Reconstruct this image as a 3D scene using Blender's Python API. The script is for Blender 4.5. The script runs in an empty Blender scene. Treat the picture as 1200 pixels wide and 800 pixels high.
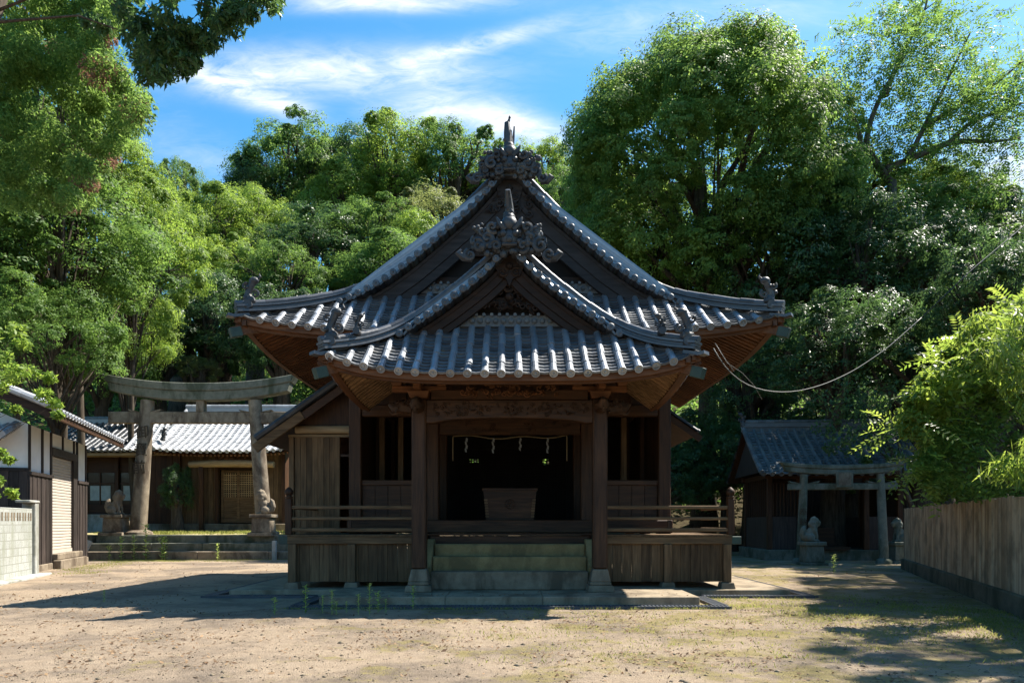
import bpy, bmesh, math, random
import numpy as np
from mathutils import Vector, Matrix
R = math.radians
PI = math.pi
scene = bpy.context.scene
# ------------------------------------------------------------------ camera
F, CX, HY, CH = 830.0, 600.0, 611.0, 1.55        # focal length / principal column / horizon row (photo pixels), eye height
cam_data = bpy.data.cameras.new('camera')
cam = bpy.data.objects.new('camera', cam_data)
scene.collection.objects.link(cam)
cam.location = (0, 0, CH)
cam.rotation_euler = (R(90), 0, 0)
cam_data.sensor_width = 36.0
cam_data.lens = F / 1200 * 36.0
cam_data.shift_y = (HY - 400) / 1200.0
cam_data.clip_start = 0.1
cam_data.clip_end = 3000
scene.camera = cam
# ------------------------------------------------------------------ light
SUN_DIR = Vector((0.63, 0.33, 1.0)).normalized()      # towards the sun: behind the hall, from the right
sun_el = math.asin(SUN_DIR.z)
sun_az = math.atan2(SUN_DIR.x, SUN_DIR.y)
sd = bpy.data.lights.new('sun', 'SUN')
sd.energy = 5.0
sd.angle = R(0.5)
sd.color = (1.0, 0.94, 0.84)
sun = bpy.data.objects.new('sun', sd)
scene.collection.objects.link(sun)
sun.location = (30, 20, 60)
sun.rotation_euler = (-SUN_DIR).to_track_quat('-Z', 'Y').to_euler()
world = bpy.data.worlds.new("World")
scene.world = world
world.use_nodes = True
wt = world.node_tree
wt.nodes.clear()
def wn(t, **k):
    n = wt.nodes.new(t)
    for a, b in k.items(): setattr(n, a, b)
    return n
def wm(op, a, b=None, c=None):
    n = wn('ShaderNodeMath', operation=op)
    for i, v in enumerate((a, b, c)):
        if v is None: continue
        if isinstance(v, (int, float)): n.inputs[i].default_value = v
        else: wt.links.new(v, n.inputs[i])
    return n.outputs[0]
sky = wn('ShaderNodeTexSky', sky_type='NISHITA', sun_disc=False)
sky.sun_elevation = sun_el
sky.sun_rotation = sun_az
sky.air_density = 1.0
sky.dust_density = 0.6
sky.ozone_density = 3.0
bg = wn('ShaderNodeBackground')
bg.inputs[1].default_value = 0.092
out = wn('ShaderNodeOutputWorld')
# high cirrus: streaks with a place of their own on the sky vault
tc = wn('ShaderNodeTexCoord')
sep = wn('ShaderNodeSeparateXYZ')
wt.links.new(tc.outputs['Generated'], sep.inputs[0])
ny = wm('MAXIMUM', sep.outputs[1], 0.05)
su = wm('DIVIDE', sep.outputs[0], ny)
sv = wm('DIVIDE', sep.outputs[2], ny)
comb = wn('ShaderNodeCombineXYZ')
wt.links.new(su, comb.inputs[0]); wt.links.new(sv, comb.inputs[1])
def sky_noise(scale, sx, sy, rot, detail=6, rough=.6, dist=0.4, off=0):
    mp = wn('ShaderNodeMapping')
    mp.inputs['Rotation'].default_value = (0, 0, rot)
    mp.inputs['Scale'].default_value = (sx, sy, 1)
    mp.inputs['Location'].default_value = (off, off * .37, off)
    wt.links.new(comb.outputs[0], mp.inputs[0])
    n = wn('ShaderNodeTexNoise')
    n.inputs['Scale'].default_value = scale
    n.inputs['Detail'].default_value = detail
    n.inputs['Roughness'].default_value = rough
    n.inputs['Distortion'].default_value = dist
    wt.links.new(mp.outputs[0], n.inputs['Vector'])
    return n.outputs[0]
def streak(px0, py0, px1, py1, wid, amp, bend=0.0):
    """soft elongated patch between two sky directions"""
    x0, y0, x1, y1 = (px0 - CX) / F, (HY - py0) / F, (px1 - CX) / F, (HY - py1) / F
    L = math.hypot(x1 - x0, y1 - y0); ux, uy = (x1 - x0) / L, (y1 - y0) / L
    mx, my = (x0 + x1) / 2, (y0 + y1) / 2
    dx = wm('SUBTRACT', su, mx); dy = wm('SUBTRACT', sv, my)
    a = wm('ADD', wm('MULTIPLY', dx, ux), wm('MULTIPLY', dy, uy))
    b = wm('ADD', wm('MULTIPLY', dx, -uy), wm('MULTIPLY', dy, ux))
    a = wm('DIVIDE', a, L / 2)
    b = wm('SUBTRACT', b, wm('MULTIPLY', wm('MULTIPLY', a, a), bend))
    b = wm('DIVIDE', b, wid / F)
    a4 = wm('POWER', wm('ABSOLUTE', a), 3.0)
    e = wm('ADD', a4, wm('MULTIPLY', b, b))
    return wm('MULTIPLY', wm('EXPONENT', wm('MULTIPLY', e, -1.0)), amp)
tot = None
for s in [(215, 84, 570, 84, 25, 1.0, 0.0), (470, 74, 640, 32, 10, 1.0, 0.0), (215, 82, 362, 134, 14, 1.1, 0.0),
          (440, 122, 640, 140, 22, 0.95, -0.02), (560, 145, 690, 170, 18, 0.7, 0.0), (330, 4, 590, 2, 11, 0.9, 0.0), (640, 40, 800, 44, 26, 0.3, 0.0),
          (690, 20, 1000, 10, 26, 0.28, 0.0), (1120, 200, 1290, 250, 60, 1.2, 0.0), (150, 160, 330, 215, 30, .25, 0)]:
    o = streak(*s)
    tot = o if tot is None else wm('ADD', tot, o)
n1 = sky_noise(5.0, 1.0, 3.2, R(-9), 8, .62, .7)
n2 = sky_noise(17.0, 1.0, 3.0, R(-20), 6, .65, .9, 3.1)
nn = wm('ADD', wm('MULTIPLY', n1, 0.75), wm('MULTIPLY', n2, 0.5))
dens = wm('MULTIPLY', tot, wm('MULTIPLY', wm('SUBTRACT', nn, 0.40), 2.6))
dens = wm('ADD', dens, wm('MULTIPLY', wm('MAXIMUM', wm('SUBTRACT', n1, 0.60), 0.0), 0.5))
dens = wm('MINIMUM', wm('MAXIMUM', dens, 0.0), 0.95)
mixc = wn('ShaderNodeMix', data_type='RGBA')
wt.links.new(dens, mixc.inputs[0])
hsv = wn('ShaderNodeHueSaturation')
hsv.inputs['Hue'].default_value = 0.487
hsv.inputs['Saturation'].default_value = 1.32
hsv.inputs['Value'].default_value = 1.0
wt.links.new(sky.outputs[0], hsv.inputs['Color'])
wt.links.new(hsv.outputs[0], mixc.inputs[6])
mixc.inputs[7].default_value = (4.9, 5.0, 5.15, 1)
wt.links.new(mixc.outputs[2], bg.inputs[0])
wt.links.new(bg.outputs[0], out.inputs[0])
vs = scene.view_settings
vs.view_transform = 'Standard'
vs.look = 'None'
vs.exposure = 1.5
vs.gamma = 1.0
vs.use_curve_mapping = False
scene.cycles.max_bounces = 8
scene.cycles.diffuse_bounces = 4
scene.cycles.glossy_bounces = 3
scene.cycles.transmission_bounces = 4
scene.cycles.use_denoising = True
scene.cycles.caustics_reflective = False
scene.cycles.caustics_refractive = False
scene.cycles.sample_clamp_indirect = 6.0

# ------------------------------------------------------------------ helpers
def at(px, py, d):
    """a photo pixel seen at depth d, as a point of the place"""
    return np.array(((px - CX) * d / F, d, CH + (HY - py) * d / F))

class MB:
    """collects vertices and faces for ONE mesh object"""
    def __init__(s):
        s.v = []; s.f = []
    def add(s, vs_, fs):
        o = len(s.v)
        s.v.extend([tuple(map(float, p)) for p in vs_])
        s.f.extend([tuple(i + o for i in f) for f in fs])
    def box(s, x0, x1, y0, y1, z0, z1):
        s.add([(x0,y0,z0),(x1,y0,z0),(x1,y1,z0),(x0,y1,z0),(x0,y0,z1),(x1,y0,z1),(x1,y1,z1),(x0,y1,z1)],
              [(0,3,2,1),(4,5,6,7),(0,1,5,4),(1,2,6,5),(2,3,7,6),(3,0,4,7)])
    def frustum(s, cx, cy, z0, z1, a0, a1, b0=None, b1=None):
        b0 = a0 if b0 is None else b0; b1 = a1 if b1 is None else b1
        s.add([(cx-a0,cy-b0,z0),(cx+a0,cy-b0,z0),(cx+a0,cy+b0,z0),(cx-a0,cy+b0,z0),(cx-a1,cy-b1,z1),(cx+a1,cy-b1,z1),(cx+a1,cy+b1,z1),(cx-a1,cy+b1,z1)],
              [(0,3,2,1),(4,5,6,7),(0,1,5,4),(1,2,6,5),(2,3,7,6),(3,0,4,7)])
    def bar(s, p0, p1, w, h, up=(0,0,1)):
        """rectangular bar between two points: w across, h along up"""
        p0 = np.array(p0, float); p1 = np.array(p1, float)
        d = p1 - p0; d /= np.linalg.norm(d)
        up = np.array(up, float); sx = np.cross(d, up); sx /= np.linalg.norm(sx)
        n = np.cross(sx, d)
        vs_ = []
        for p in (p0, p1):
            for a, b in ((-1,-1),(1,-1),(1,1),(-1,1)):
                vs_.append(p + sx*a*w/2 + n*b*h/2)
        s.add(vs_, [(0,1,2,3),(7,6,5,4),(0,4,5,1),(1,5,6,2),(2,6,7,3),(3,7,4,0)])
    def tube(s, pts, rad, n=8, cap=True, flat=1.0):
        pts = [np.array(p, float) for p in pts]
        m = len(pts)
        rad = [rad]*m if isinstance(rad, (int, float)) else list(rad)
        prev = None; rings = []
        for i, p in enumerate(pts):
            t = pts[min(i+1, m-1)] - pts[max(i-1, 0)]
            L = np.linalg.norm(t); t = t / L if L > 1e-9 else np.array((0,0,1.))
            if prev is None:
                a = np.array((0,0,1.)) if abs(t[2]) < .9 else np.array((1.,0,0))
                x = np.cross(t, a)
            else:
                x = prev - t*np.dot(prev, t)
            x /= max(np.linalg.norm(x), 1e-9); prev = x
            y = np.cross(t, x)
            rings.append([p + (x*math.cos(2*PI*k/n) + y*flat*math.sin(2*PI*k/n))*rad[i] for k in range(n)])
        vs_ = [q for r in rings for q in r]
        fs = [(i*n+k, i*n+(k+1)%n, (i+1)*n+(k+1)%n, (i+1)*n+k) for i in range(m-1) for k in range(n)]
        if cap:
            fs.append(tuple(range(n-1, -1, -1))); fs.append(tuple((m-1)*n+k for k in range(n)))
        s.add(vs_, fs)
    def lathe(s, cx, cy, prof, n=16):
        """prof: list of (radius, z)"""
        vs_ = [(cx + r*math.cos(2*PI*k/n), cy + r*math.sin(2*PI*k/n), z) for r, z in prof for k in range(n)]
        m = len(prof)
        fs = [(i*n+k, i*n+(k+1)%n, (i+1)*n+(k+1)%n, (i+1)*n+k) for i in range(m-1) for k in range(n)]
        fs.append(tuple(range(n-1,-1,-1))); fs.append(tuple((m-1)*n+k for k in range(n)))
        s.add(vs_, fs)
    def ball(s, c, r, n=8, m=6, sc=(1,1,1)):
        vs_ = [(c[0], c[1], c[2]-r*sc[2])]
        for i in range(1, m):
            a = -PI/2 + PI*i/m
            for k in range(n):
                b = 2*PI*k/n
                vs_.append((c[0]+r*sc[0]*math.cos(a)*math.cos(b), c[1]+r*sc[1]*math.cos(a)*math.sin(b), c[2]+r*sc[2]*math.sin(a)))
        vs_.append((c[0], c[1], c[2]+r*sc[2]))
        L = len(vs_)-1
        fs = [(0, 1+(k+1)%n, 1+k) for k in range(n)]
        for i in range(m-2):
            for k in range(n):
                fs.append((1+i*n+k, 1+i*n+(k+1)%n, 1+(i+1)*n+(k+1)%n, 1+(i+1)*n+k))
        fs += [(1+(m-2)*n+k, 1+(m-2)*n+(k+1)%n, L) for k in range(n)]
        s.add(vs_, fs)
    def prism(s, outline, y0, y1):
        """outline of (x, z) points, extruded along y"""
        n = len(outline)
        vs_ = [(x, y0, z) for x, z in outline] + [(x, y1, z) for x, z in outline]
        fs = [tuple(range(n)), tuple(range(2*n-1, n-1, -1))] + [(i+n, (i+1)%n+n, (i+1)%n, i) for i in range(n)]
        s.add(vs_, fs)
    def sweep(s, pts, prof, side, closed=True, cap=True):
        """profile of (a, b) points carried along pts; a runs along the fixed side vector(s), b along the normal"""
        pts = [np.array(p, float) for p in pts]; m = len(pts); n = len(prof)
        vs_ = []
        for i, p in enumerate(pts):
            t = pts[min(i+1, m-1)] - pts[max(i-1, 0)]; t /= np.linalg.norm(t)
            sd_ = np.array(side[i] if isinstance(side, list) else side, float)
            sd_ = sd_ - t*np.dot(sd_, t); sd_ /= np.linalg.norm(sd_)
            nn_ = np.cross(sd_, t)
            if nn_[2] < 0: nn_ = -nn_
            for a, b in prof: vs_.append(p + sd_*a + nn_*b)
        k_ = n if closed else n-1
        fs = [(i*n+k, (i+1)*n+k, (i+1)*n+(k+1)%n, i*n+(k+1)%n) for i in range(m-1) for k in range(k_)]
        if cap and closed:
            fs.append(tuple(range(n))); fs.append(tuple((m-1)*n+k for k in range(n-1, -1, -1)))
        s.add(vs_, fs)
    def spiral(s, c, r, turns=1.5, th=.25, flip=1, start=0.0, y_amp=0.0):
        """a volute in the xz plane"""
        N = int(turns*12)
        pts = []; rad = []
        for i in range(N+1):
            f_ = i/N
            a = start + flip*2*PI*turns*f_
            q = r*(1-.86*f_)
            pts.append((c[0]+q*math.cos(a), c[1]-y_amp*f_, c[2]+q*math.sin(a))); rad.append(r*th*(1-.45*f_))
        s.tube(pts, rad, 6)
    def build(s, name, mat, parent=None, smooth=False, bevel=0.0, recalc=True):
        me = bpy.data.meshes.new(name)
        me.from_pydata(s.v, [], s.f)
        if recalc:
            bm = bmesh.new(); bm.from_mesh(me)
            bmesh.ops.recalc_face_normals(bm, faces=bm.faces)
            bm.to_mesh(me); bm.free()
        me.materials.append(mat)
        o = bpy.data.objects.new(name, me)
        scene.collection.objects.link(o)
        if parent is not None: o.parent = parent
        if smooth:
            me.polygons.foreach_set('use_smooth', [True]*len(me.polygons))
            if smooth == 'auto':
                me.set_sharp_from_angle(angle=R(40))
        if bevel:
            b = o.modifiers.new('edge', 'BEVEL'); b.width = bevel; b.segments = 1; b.limit_method = 'ANGLE'; b.angle_limit = R(50)
        return o

def np_mesh(name, verts, quads, mat, parent=None, smooth=False):
    me = bpy.data.meshes.new(name)
    verts = np.ascontiguousarray(verts, dtype=np.float32); quads = np.ascontiguousarray(quads, dtype=np.int32)
    me.vertices.add(len(verts)); me.vertices.foreach_set('co', verts.ravel())
    k = quads.shape[1]
    me.loops.add(quads.size); me.loops.foreach_set('vertex_index', quads.ravel())
    me.polygons.add(len(quads))
    me.polygons.foreach_set('loop_start', np.arange(0, quads.size, k, dtype=np.int32))
    if smooth: me.polygons.foreach_set('use_smooth', np.ones(len(quads), dtype=bool))
    me.update(calc_edges=True)
    me.materials.append(mat)
    o = bpy.data.objects.new(name, me)
    scene.collection.objects.link(o)
    if parent is not None: o.parent = parent
    return o

def tag(o, label=None, cat=None, group=None, kind=None):
    if label: o['label'] = label
    if cat: o['category'] = cat
    if group: o['group'] = group
    if kind: o['kind'] = kind
    return o
def thing(name, label, cat, loc=(0,0,0), rz=0.0, group=None):
    o = bpy.data.objects.new(name, None)
    scene.collection.objects.link(o)
    o.empty_display_size = .3
    o.location = loc; o.rotation_euler = (0, 0, rz)
    return tag(o, label, cat, group)

# ------------------------------------------------------------------ materials
class NT:
    def __init__(s, name):
        s.m = bpy.data.materials.new(name); s.m.use_nodes = True
        s.t = s.m.node_tree; s.b = s.t.nodes['Principled BSDF']; s.o = s.t.nodes['Material Output']
    def n(s, t, **k):
        q = s.t.nodes.new(t)
        for a, b in k.items(): setattr(q, a, b)
        return q
    def l(s, a, b): s.t.links.new(a, b)
    def math(s, op, a, b=None):
        q = s.n('ShaderNodeMath', operation=op)
        for i, v in enumerate((a, b)):
            if v is None: continue
            if isinstance(v, (int, float)): q.inputs[i].default_value = v
            else: s.l(v, q.inputs[i])
        return q.outputs[0]
    def coord(s, scale=(1,1,1), kind='Object'):
        c = s.n('ShaderNodeTexCoord'); mp = s.n('ShaderNodeMapping')
        mp.inputs['Scale'].default_value = scale
        s.l(c.outputs[kind], mp.inputs[0]); return mp.outputs[0]
    def noise(s, vec, scale, detail=4, rough=.55, dist=0):
        q = s.n('ShaderNodeTexNoise')
        q.inputs['Scale'].default_value = scale; q.inputs['Detail'].default_value = detail
        q.inputs['Roughness'].default_value = rough; q.inputs['Distortion'].default_value = dist
        s.l(vec, q.inputs['Vector']); return q.outputs[0]
    def ramp(s, fac, stops):
        q = s.n('ShaderNodeValToRGB'); e = q.color_ramp.elements
        while len(e) < len(stops): e.new(.5)
        for i, (p, c) in enumerate(stops):
            e[i].position = p; e[i].color = (*c, 1) if len(c) == 3 else c
        s.l(fac, q.inputs[0]); return q.outputs[0]
    def mix(s, fac, a, b, blend='MIX'):
        q = s.n('ShaderNodeMix', data_type='RGBA', blend_type=blend)
        for i, v in ((0, fac), (6, a), (7, b)):
            if isinstance(v, (int, float)): q.inputs[i].default_value = v
            elif isinstance(v, tuple): q.inputs[i].default_value = (*v, 1)
            else: s.l(v, q.inputs[i])
        return q.outputs[2]
    def bump(s, h, strength=.4, dist=.02):
        q = s.n('ShaderNodeBump'); q.inputs['Strength'].default_value = strength; q.inputs['Distance'].default_value = dist
        s.l(h, q.inputs['Height']); s.l(q.outputs[0], s.b.inputs['Normal'])
    def island(s):
        return s.n('ShaderNodeNewGeometry').outputs['Random Per Island']
    def set(s, col=None, rough=.7, spec=.3):
        if col is not None:
            if isinstance(col, tuple): s.b.inputs['Base Color'].default_value = (*col, 1)
            else: s.l(col, s.b.inputs['Base Color'])
        if isinstance(rough, (int, float)): s.b.inputs['Roughness'].default_value = rough
        else: s.l(rough, s.b.inputs['Roughness'])
        s.b.inputs['Specular IOR Level'].default_value = spec
        return s.m

def wood(name, dark, light, axis, rough=.62, isl=.5, spec=.25):
    t = NT(name)
    sc = {'x': (1.2, 16, 16), 'y': (16, 1.2, 16), 'z': (16, 16, 1.2)}[axis]
    g = t.noise(t.coord(sc), 1.0, 5, .6, .6)
    big = t.noise(t.coord((1,1,1)), 1.3, 3, .6)
    c = t.ramp(g, [(.3, dark), (.7, light)])
    v = t.math('ADD', t.math('MULTIPLY', t.island(), isl), 1 - isl/2)
    v = t.math('MULTIPLY', v, t.math('ADD', t.math('MULTIPLY', big, .9), .55))
    q = t.n('ShaderNodeCombineXYZ')
    for i in range(3): t.l(v, q.inputs[i])
    c = t.mix(1.0, c, q.outputs[0], 'MULTIPLY')
    t.bump(g, .35, .012)
    return t.set(c, rough, spec)
M = {}
for ax in 'xyz':
    M['wood_'+ax] = wood('dark weathered wood '+ax, (.017,.0074,.0032), (.064,.0285,.0120), ax)
    M['eave_'+ax] = wood('reddish eave wood '+ax, (.060,.023,.0085), (.165,.068,.027), ax)
    M['old_'+ax] = wood('grey brown old board '+ax, (.050,.029,.014), (.145,.088,.044), ax, .8, .7)
    M['pale_'+ax] = wood('pale new wood '+ax, (.17,.11,.055), (.34,.24,.13), ax, .7)
    M['deep_'+ax] = wood('deep brown shaded board '+ax, (.008,.004,.0022), (.028,.0135,.007), ax)  # darker wood copy: shade between rafters and in the gable put into colour
    M['soot_'+ax] = wood('black charred board '+ax, (.014,.011,.010), (.050,.038,.033), ax, .6, .8)
    M['gable_'+ax] = wood('grey weathered gable wood '+ax, (.012,.0105,.0105), (.036,.031,.030), ax, .7)

def tile_mat(name, lo, hi, rough=.42, spec=.5, lichen=.5, metal=0.0):
    t = NT(name)
    r = t.island()
    n = t.noise(t.coord((1,1,1)), 9.0, 5, .65)
    n2 = t.noise(t.coord((1,1,1)), 1.6, 4, .6)
    f_ = t.math('ADD', t.math('MULTIPLY', r, .34), t.math('ADD', t.math('MULTIPLY', n, .45), t.math('MULTIPLY', n2, .3)))
    c = t.ramp(f_, [(.2, lo), (.85, hi)])
    m = t.ramp(t.math('ADD', t.math('MULTIPLY', n, .6), t.math('MULTIPLY', n2, .5)), [(.60, (0,0,0)), (.72, (lichen,)*3)])
    c = t.mix(m, c, (.19,.165,.115))
    t.bump(n, .25, .01)
    ro = t.math('ADD', t.math('MULTIPLY', n, .3), rough - .15)
    t.b.inputs['Metallic'].default_value = metal
    return t.set(c, ro, spec)
M['tile'] = tile_mat('grey clay tile', (.10,.108,.122), (.37,.395,.43), .40, .6, .40, .5)
M['tile_pan'] = tile_mat('shade-darkened pan tile', (.025,.027,.031), (.16,.168,.18), .45, .5, .5, .2)  # darker copy of the cover tile, shade of the troughs put into colour
M['tile_ridge'] = tile_mat('shade-darkened ridge tile', (.020,.021,.025), (.105,.110,.12), .42, .5, .35, .2)  # shade on ridge and verge faces put into a darker tile colour
M['tile_dark'] = tile_mat('dark clay ornament', (.014,.015,.017), (.06,.062,.066), .5, .35, .4)
M['tile_side'] = tile_mat('silver clay tile', (.20,.21,.23), (.46,.47,.49), .40, .5, .2)
M['tile_moss'] = tile_mat('mossy clay tile', (.045,.050,.052), (.15,.155,.155), .65, .18, .9)

def stone(name, lo, hi, stain, rough=.85, sc=1.0, pits=.5):
    t = NT(name)
    n = t.noise(t.coord((1,1,1)), 5.0*sc, 6, .65)
    f_ = t.noise(t.coord((1,1,1)), 60.0*sc, 3, .6)
    s_ = t.noise(t.coord((1,1,.45)), 1.7*sc, 5, .65, .4)
    c = t.ramp(t.math('ADD', t.math('MULTIPLY', n, .7), t.math('MULTIPLY', f_, .3)), [(.3, lo), (.7, hi)])
    c = t.mix(t.ramp(s_, [(.46, (0,0,0)), (.62, (.85,)*3)]), c, stain)
    t.bump(t.math('ADD', n, t.math('MULTIPLY', f_, pits)), .4, .02)
    return t.set(c, rough, .25)
M['granite'] = stone('weathered granite', (.13,.10,.068), (.29,.24,.175), (.065,.045,.03))
M['mossy_stone'] = stone('mossy green stone', (.085,.09,.07), (.19,.19,.15), (.045,.055,.032))
M['step_stone'] = stone('yellowish step stone', (.15,.112,.046), (.27,.205,.095), (.105,.08,.036))
M['grey_stone'] = stone('grey stone', (.125,.098,.066), (.24,.19,.13), (.065,.05,.032))
M['concrete'] = stone('pale concrete', (.27,.27,.25), (.42,.42,.39), (.15,.15,.115), .9, .8)
M['slab'] = stone('platform slab', (.175,.138,.092), (.325,.26,.18), (.10,.075,.048), .85, .8)
def plain(name, col, rough=.7, spec=.3, var=.25, metal=0.0, sc=4.0):
    t = NT(name)
    n = t.noise(t.coord((1,1,1)), sc, 5, .6)
    lo = tuple(c*(1-var) for c in col); hi = tuple(c*(1+var) for c in col)
    t.b.inputs['Metallic'].default_value = metal
    t.bump(n, .12, .01)
    return t.set(t.ramp(n, [(.3, lo), (.7, hi)]), rough, spec)
M['plaster'] = plain('white lime plaster', (.78,.78,.76), .9, .1, .08, 0, 1.5)
M['shutter'] = plain('cream steel shutter', (.44,.39,.33), .5, .4, .06)
M['copper'] = plain('green copper sheath', (.030,.050,.037), .6, .4, .4)
M['paper'] = plain('white paper', (.2,.2,.195), .9, .1, .03)
for ax in 'xy': M['rafter_'+ax] = wood('bounce-lit tan rafter wood '+ax, (.13,.072,.034), (.33,.20,.105), ax)  # bounce light under the porch put into a paler rafter colour
M['straw'] = plain('straw rope', (.17,.13,.075), .9, .1, .3, 0, 40)
M['cable'] = plain('pale cable', (.11,.105,.09), .6, .3, .15)
M['black_wire'] = plain('black wire', (.02,.02,.02), .5, .4, .1)
M['iron'] = plain('drain grating', (.045,.05,.06), .55, .5, .4)
M['carved'] = plain('carved letter', (.065,.05,.036), .9, .1, .2)
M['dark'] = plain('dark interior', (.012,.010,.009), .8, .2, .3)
M['glass'] = plain('dark window glass', (.015,.02,.022), .08, .5, .1)
M['curtain'] = plain('pale curtain', (.30,.36,.37), .8, .2, .2)
M['bark'] = wood('tree bark', (.03,.023,.017), (.10,.08,.06), 'z', .9, .2, .1)
M['grey_bark'] = wood('grey tree bark', (.06,.052,.043), (.16,.14,.115), 'z', .9, .2, .1)

def leaf_mat(name, a, b, trans=.35, rough=.42, spec=.45, tcol=None):
    t = NT(name)
    r = t.island()
    big = t.noise(t.coord((1,1,1)), 2.6, 3, .6)
    f_ = t.math('ADD', t.math('MULTIPLY', r, .6), t.math('SUBTRACT', t.math('MULTIPLY', big, .9), .25))
    c = t.ramp(f_, [(.12, a), (.88, b)])
    t.set(c, rough, spec)
    tr = t.n('ShaderNodeBsdfTranslucent')
    hs = t.n('ShaderNodeHueSaturation')
    hs.inputs['Hue'].default_value = .486; hs.inputs['Saturation'].default_value = 1.0; hs.inputs['Value'].default_value = 2.6
    t.l(c, hs.inputs['Color']); t.l(hs.outputs[0], tr.inputs[0])
    ms = t.n('ShaderNodeMixShader'); ms.inputs[0].default_value = trans
    t.l(t.b.outputs[0], ms.inputs[1]); t.l(tr.outputs[0], ms.inputs[2])
    t.l(ms.outputs[0], t.o.inputs[0])
    return t.m
M['leaf_camphor'] = leaf_mat('camphor leaf', (.048,.108,.022), (.15,.225,.05), .50, .55, .22)
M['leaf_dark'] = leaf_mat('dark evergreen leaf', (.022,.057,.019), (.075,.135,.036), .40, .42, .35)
M['leaf_mid'] = leaf_mat('mid green leaf', (.038,.09,.018), (.125,.205,.042), .44, .52, .22)
M['leaf_bright'] = leaf_mat('bright yellow green leaf', (.062,.124,.018), (.18,.255,.04), .45, .5, .22)
M['leaf_yellow'] = leaf_mat('sunny yellow green leaf', (.068,.125,.016), (.175,.23,.038), .5, .38, .45)
M['leaf_olive'] = leaf_mat('olive leaf', (.06,.085,.025), (.15,.17,.055), .48, .5, .22)
M['needle'] = leaf_mat('conifer needle', (.045,.10,.02), (.13,.20,.045), .5, .55, .15)
M['needle_brown'] = leaf_mat('dry brown needle', (.09,.05,.03), (.2,.12,.07), .3, .7, .2)
M['grass'] = leaf_mat('short grass', (.10,.13,.03), (.24,.24,.07), .4, .6, .2)
M['weed'] = leaf_mat('weed leaf', (.17,.23,.06), (.32,.38,.12), .5, .6, .2)
M['litter'] = leaf_mat('dry fallen leaf', (.06,.03,.016), (.30,.20,.11), .1, .7, .2)
# ------------------------------------------------------------------ roof building
def resample(pts, step):
    pts = np.array(pts, float)
    d = np.r_[0, np.cumsum(np.linalg.norm(np.diff(pts, axis=0), axis=1))]
    n = max(2, int(round(d[-1]/step))+1)
    q = np.linspace(0, d[-1], n)
    return np.stack([np.interp(q, d, pts[:, i]) for i in range(3)], 1)
def smooth_path(pts, it=2):
    pts = np.array(pts, float)
    for _ in range(it):
        pts[1:-1] = .25*pts[:-2] + .5*pts[1:-1] + .25*pts[2:]
    return pts
def round_row(mb, pts, r, seg=.33, n=8, rng=None):
    p = resample(pts, seg)
    for a, b in zip(p[:-1], p[1:]):
        j = 0 if rng is None else rng.uniform(-.006, .006)
        mb.tube([a+(0,0,j), b+(0,0,j)], [r*1.07, r*.97], n)
def tiled(mb, P, us, tmax, r=.072, course=.105, seg=.30, t0=-.05, cap=True, rng=random.Random(1), rounds=True, pans=True):
    """cover tiles running up the slope over concave pan tiles laid in courses; P(u, t) is the tile bed"""
    def frame(u, t):
        e = .02
        p = P(u, t)
        a = (P(u+e, t)-P(u-e, t)); a /= np.linalg.norm(a)
        b = (P(u, t+e)-P(u, t-e)); b /= np.linalg.norm(b)
        n = np.cross(a, b); n /= np.linalg.norm(n)
        if n[2] < 0: n = -n
        return p, a, b, n
    if rounds:
        for u in us:
            T = tmax(u)
            if T < .12: continue
            k = max(1, int(math.ceil((T-t0)/seg)))
            tt = [t0 + seg*i for i in range(k)] + [T]
            ang = [PI*i/6 for i in range(7)]
            jit = rng.uniform(-.008, .008)
            for i in range(k):
                if tt[i+1]-tt[i] < .02: continue
                ring = []
                j2 = jit + rng.uniform(-.011, .011); j3 = rng.uniform(-.007, .010)
                for t, rr in ((tt[i], r*1.06), (tt[i+1]+.01, r*.95)):
                    p, a, b, n = frame(u, t)
                    ring.append([p + a*(math.cos(q)*rr+j2) + n*(math.sin(q)*rr*1.08+.012+j3) for q in ang])
                vs_ = ring[0]+ring[1]
                fs = [(q, q+1, q+8, q+7) for q in range(6)] + [tuple(range(7))]
                mb.add(vs_, fs)
            if cap:
                p, a, b, n = frame(u, t0)
                c = p + n*.03 + a*jit
                vs_ = []
                for rr, dd in ((r*1.12, .05), (r*1.12, -.015), (r*.82, -.015), (r*.78, .004)):
                    for q in range(12):
                        w = 2*PI*q/12
                        vs_.append(c + b*dd + a*math.cos(w)*rr + n*math.sin(w)*rr)
                fs = [(i*12+q, i*12+(q+1)%12, (i+1)*12+(q+1)%12, (i+1)*12+q) for i in range(3) for q in range(12)]
                fs.append(tuple(36+q for q in range(12)))
                mb.add(vs_, fs)
                mb.ball(c + b*.0, r*.3, 6, 4)
    for u0, u1 in (zip(us[:-1], us[1:]) if pans else ()):
        T = max(tmax(u0), tmax(u1)); t = t0 + .01
        while t < T - .01:
            te = min(t + course, T)
            lo = []; hi = []; fr = []
            j = rng.uniform(-.009, .007)
            for k in range(5):
                s_ = k/4; u = u0 + (u1-u0)*s_; Tm = max(tmax(u), .001)
                sag = .035*(2*s_-1)**2
                p, a, b, n = frame(u, min(t, Tm)); q, _, _, n2 = frame(u, min(te+.012, Tm))
                lo.append(p + n*(sag+.036+j)); fr.append(p + n*(sag-.004)); hi.append(q + n2*sag)
            mb.add(lo+hi+fr, [(k, k+1, k+6, k+5) for k in range(4)] + [(k+10, k+11, k+1, k) for k in range(4)])
            t = te
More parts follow.
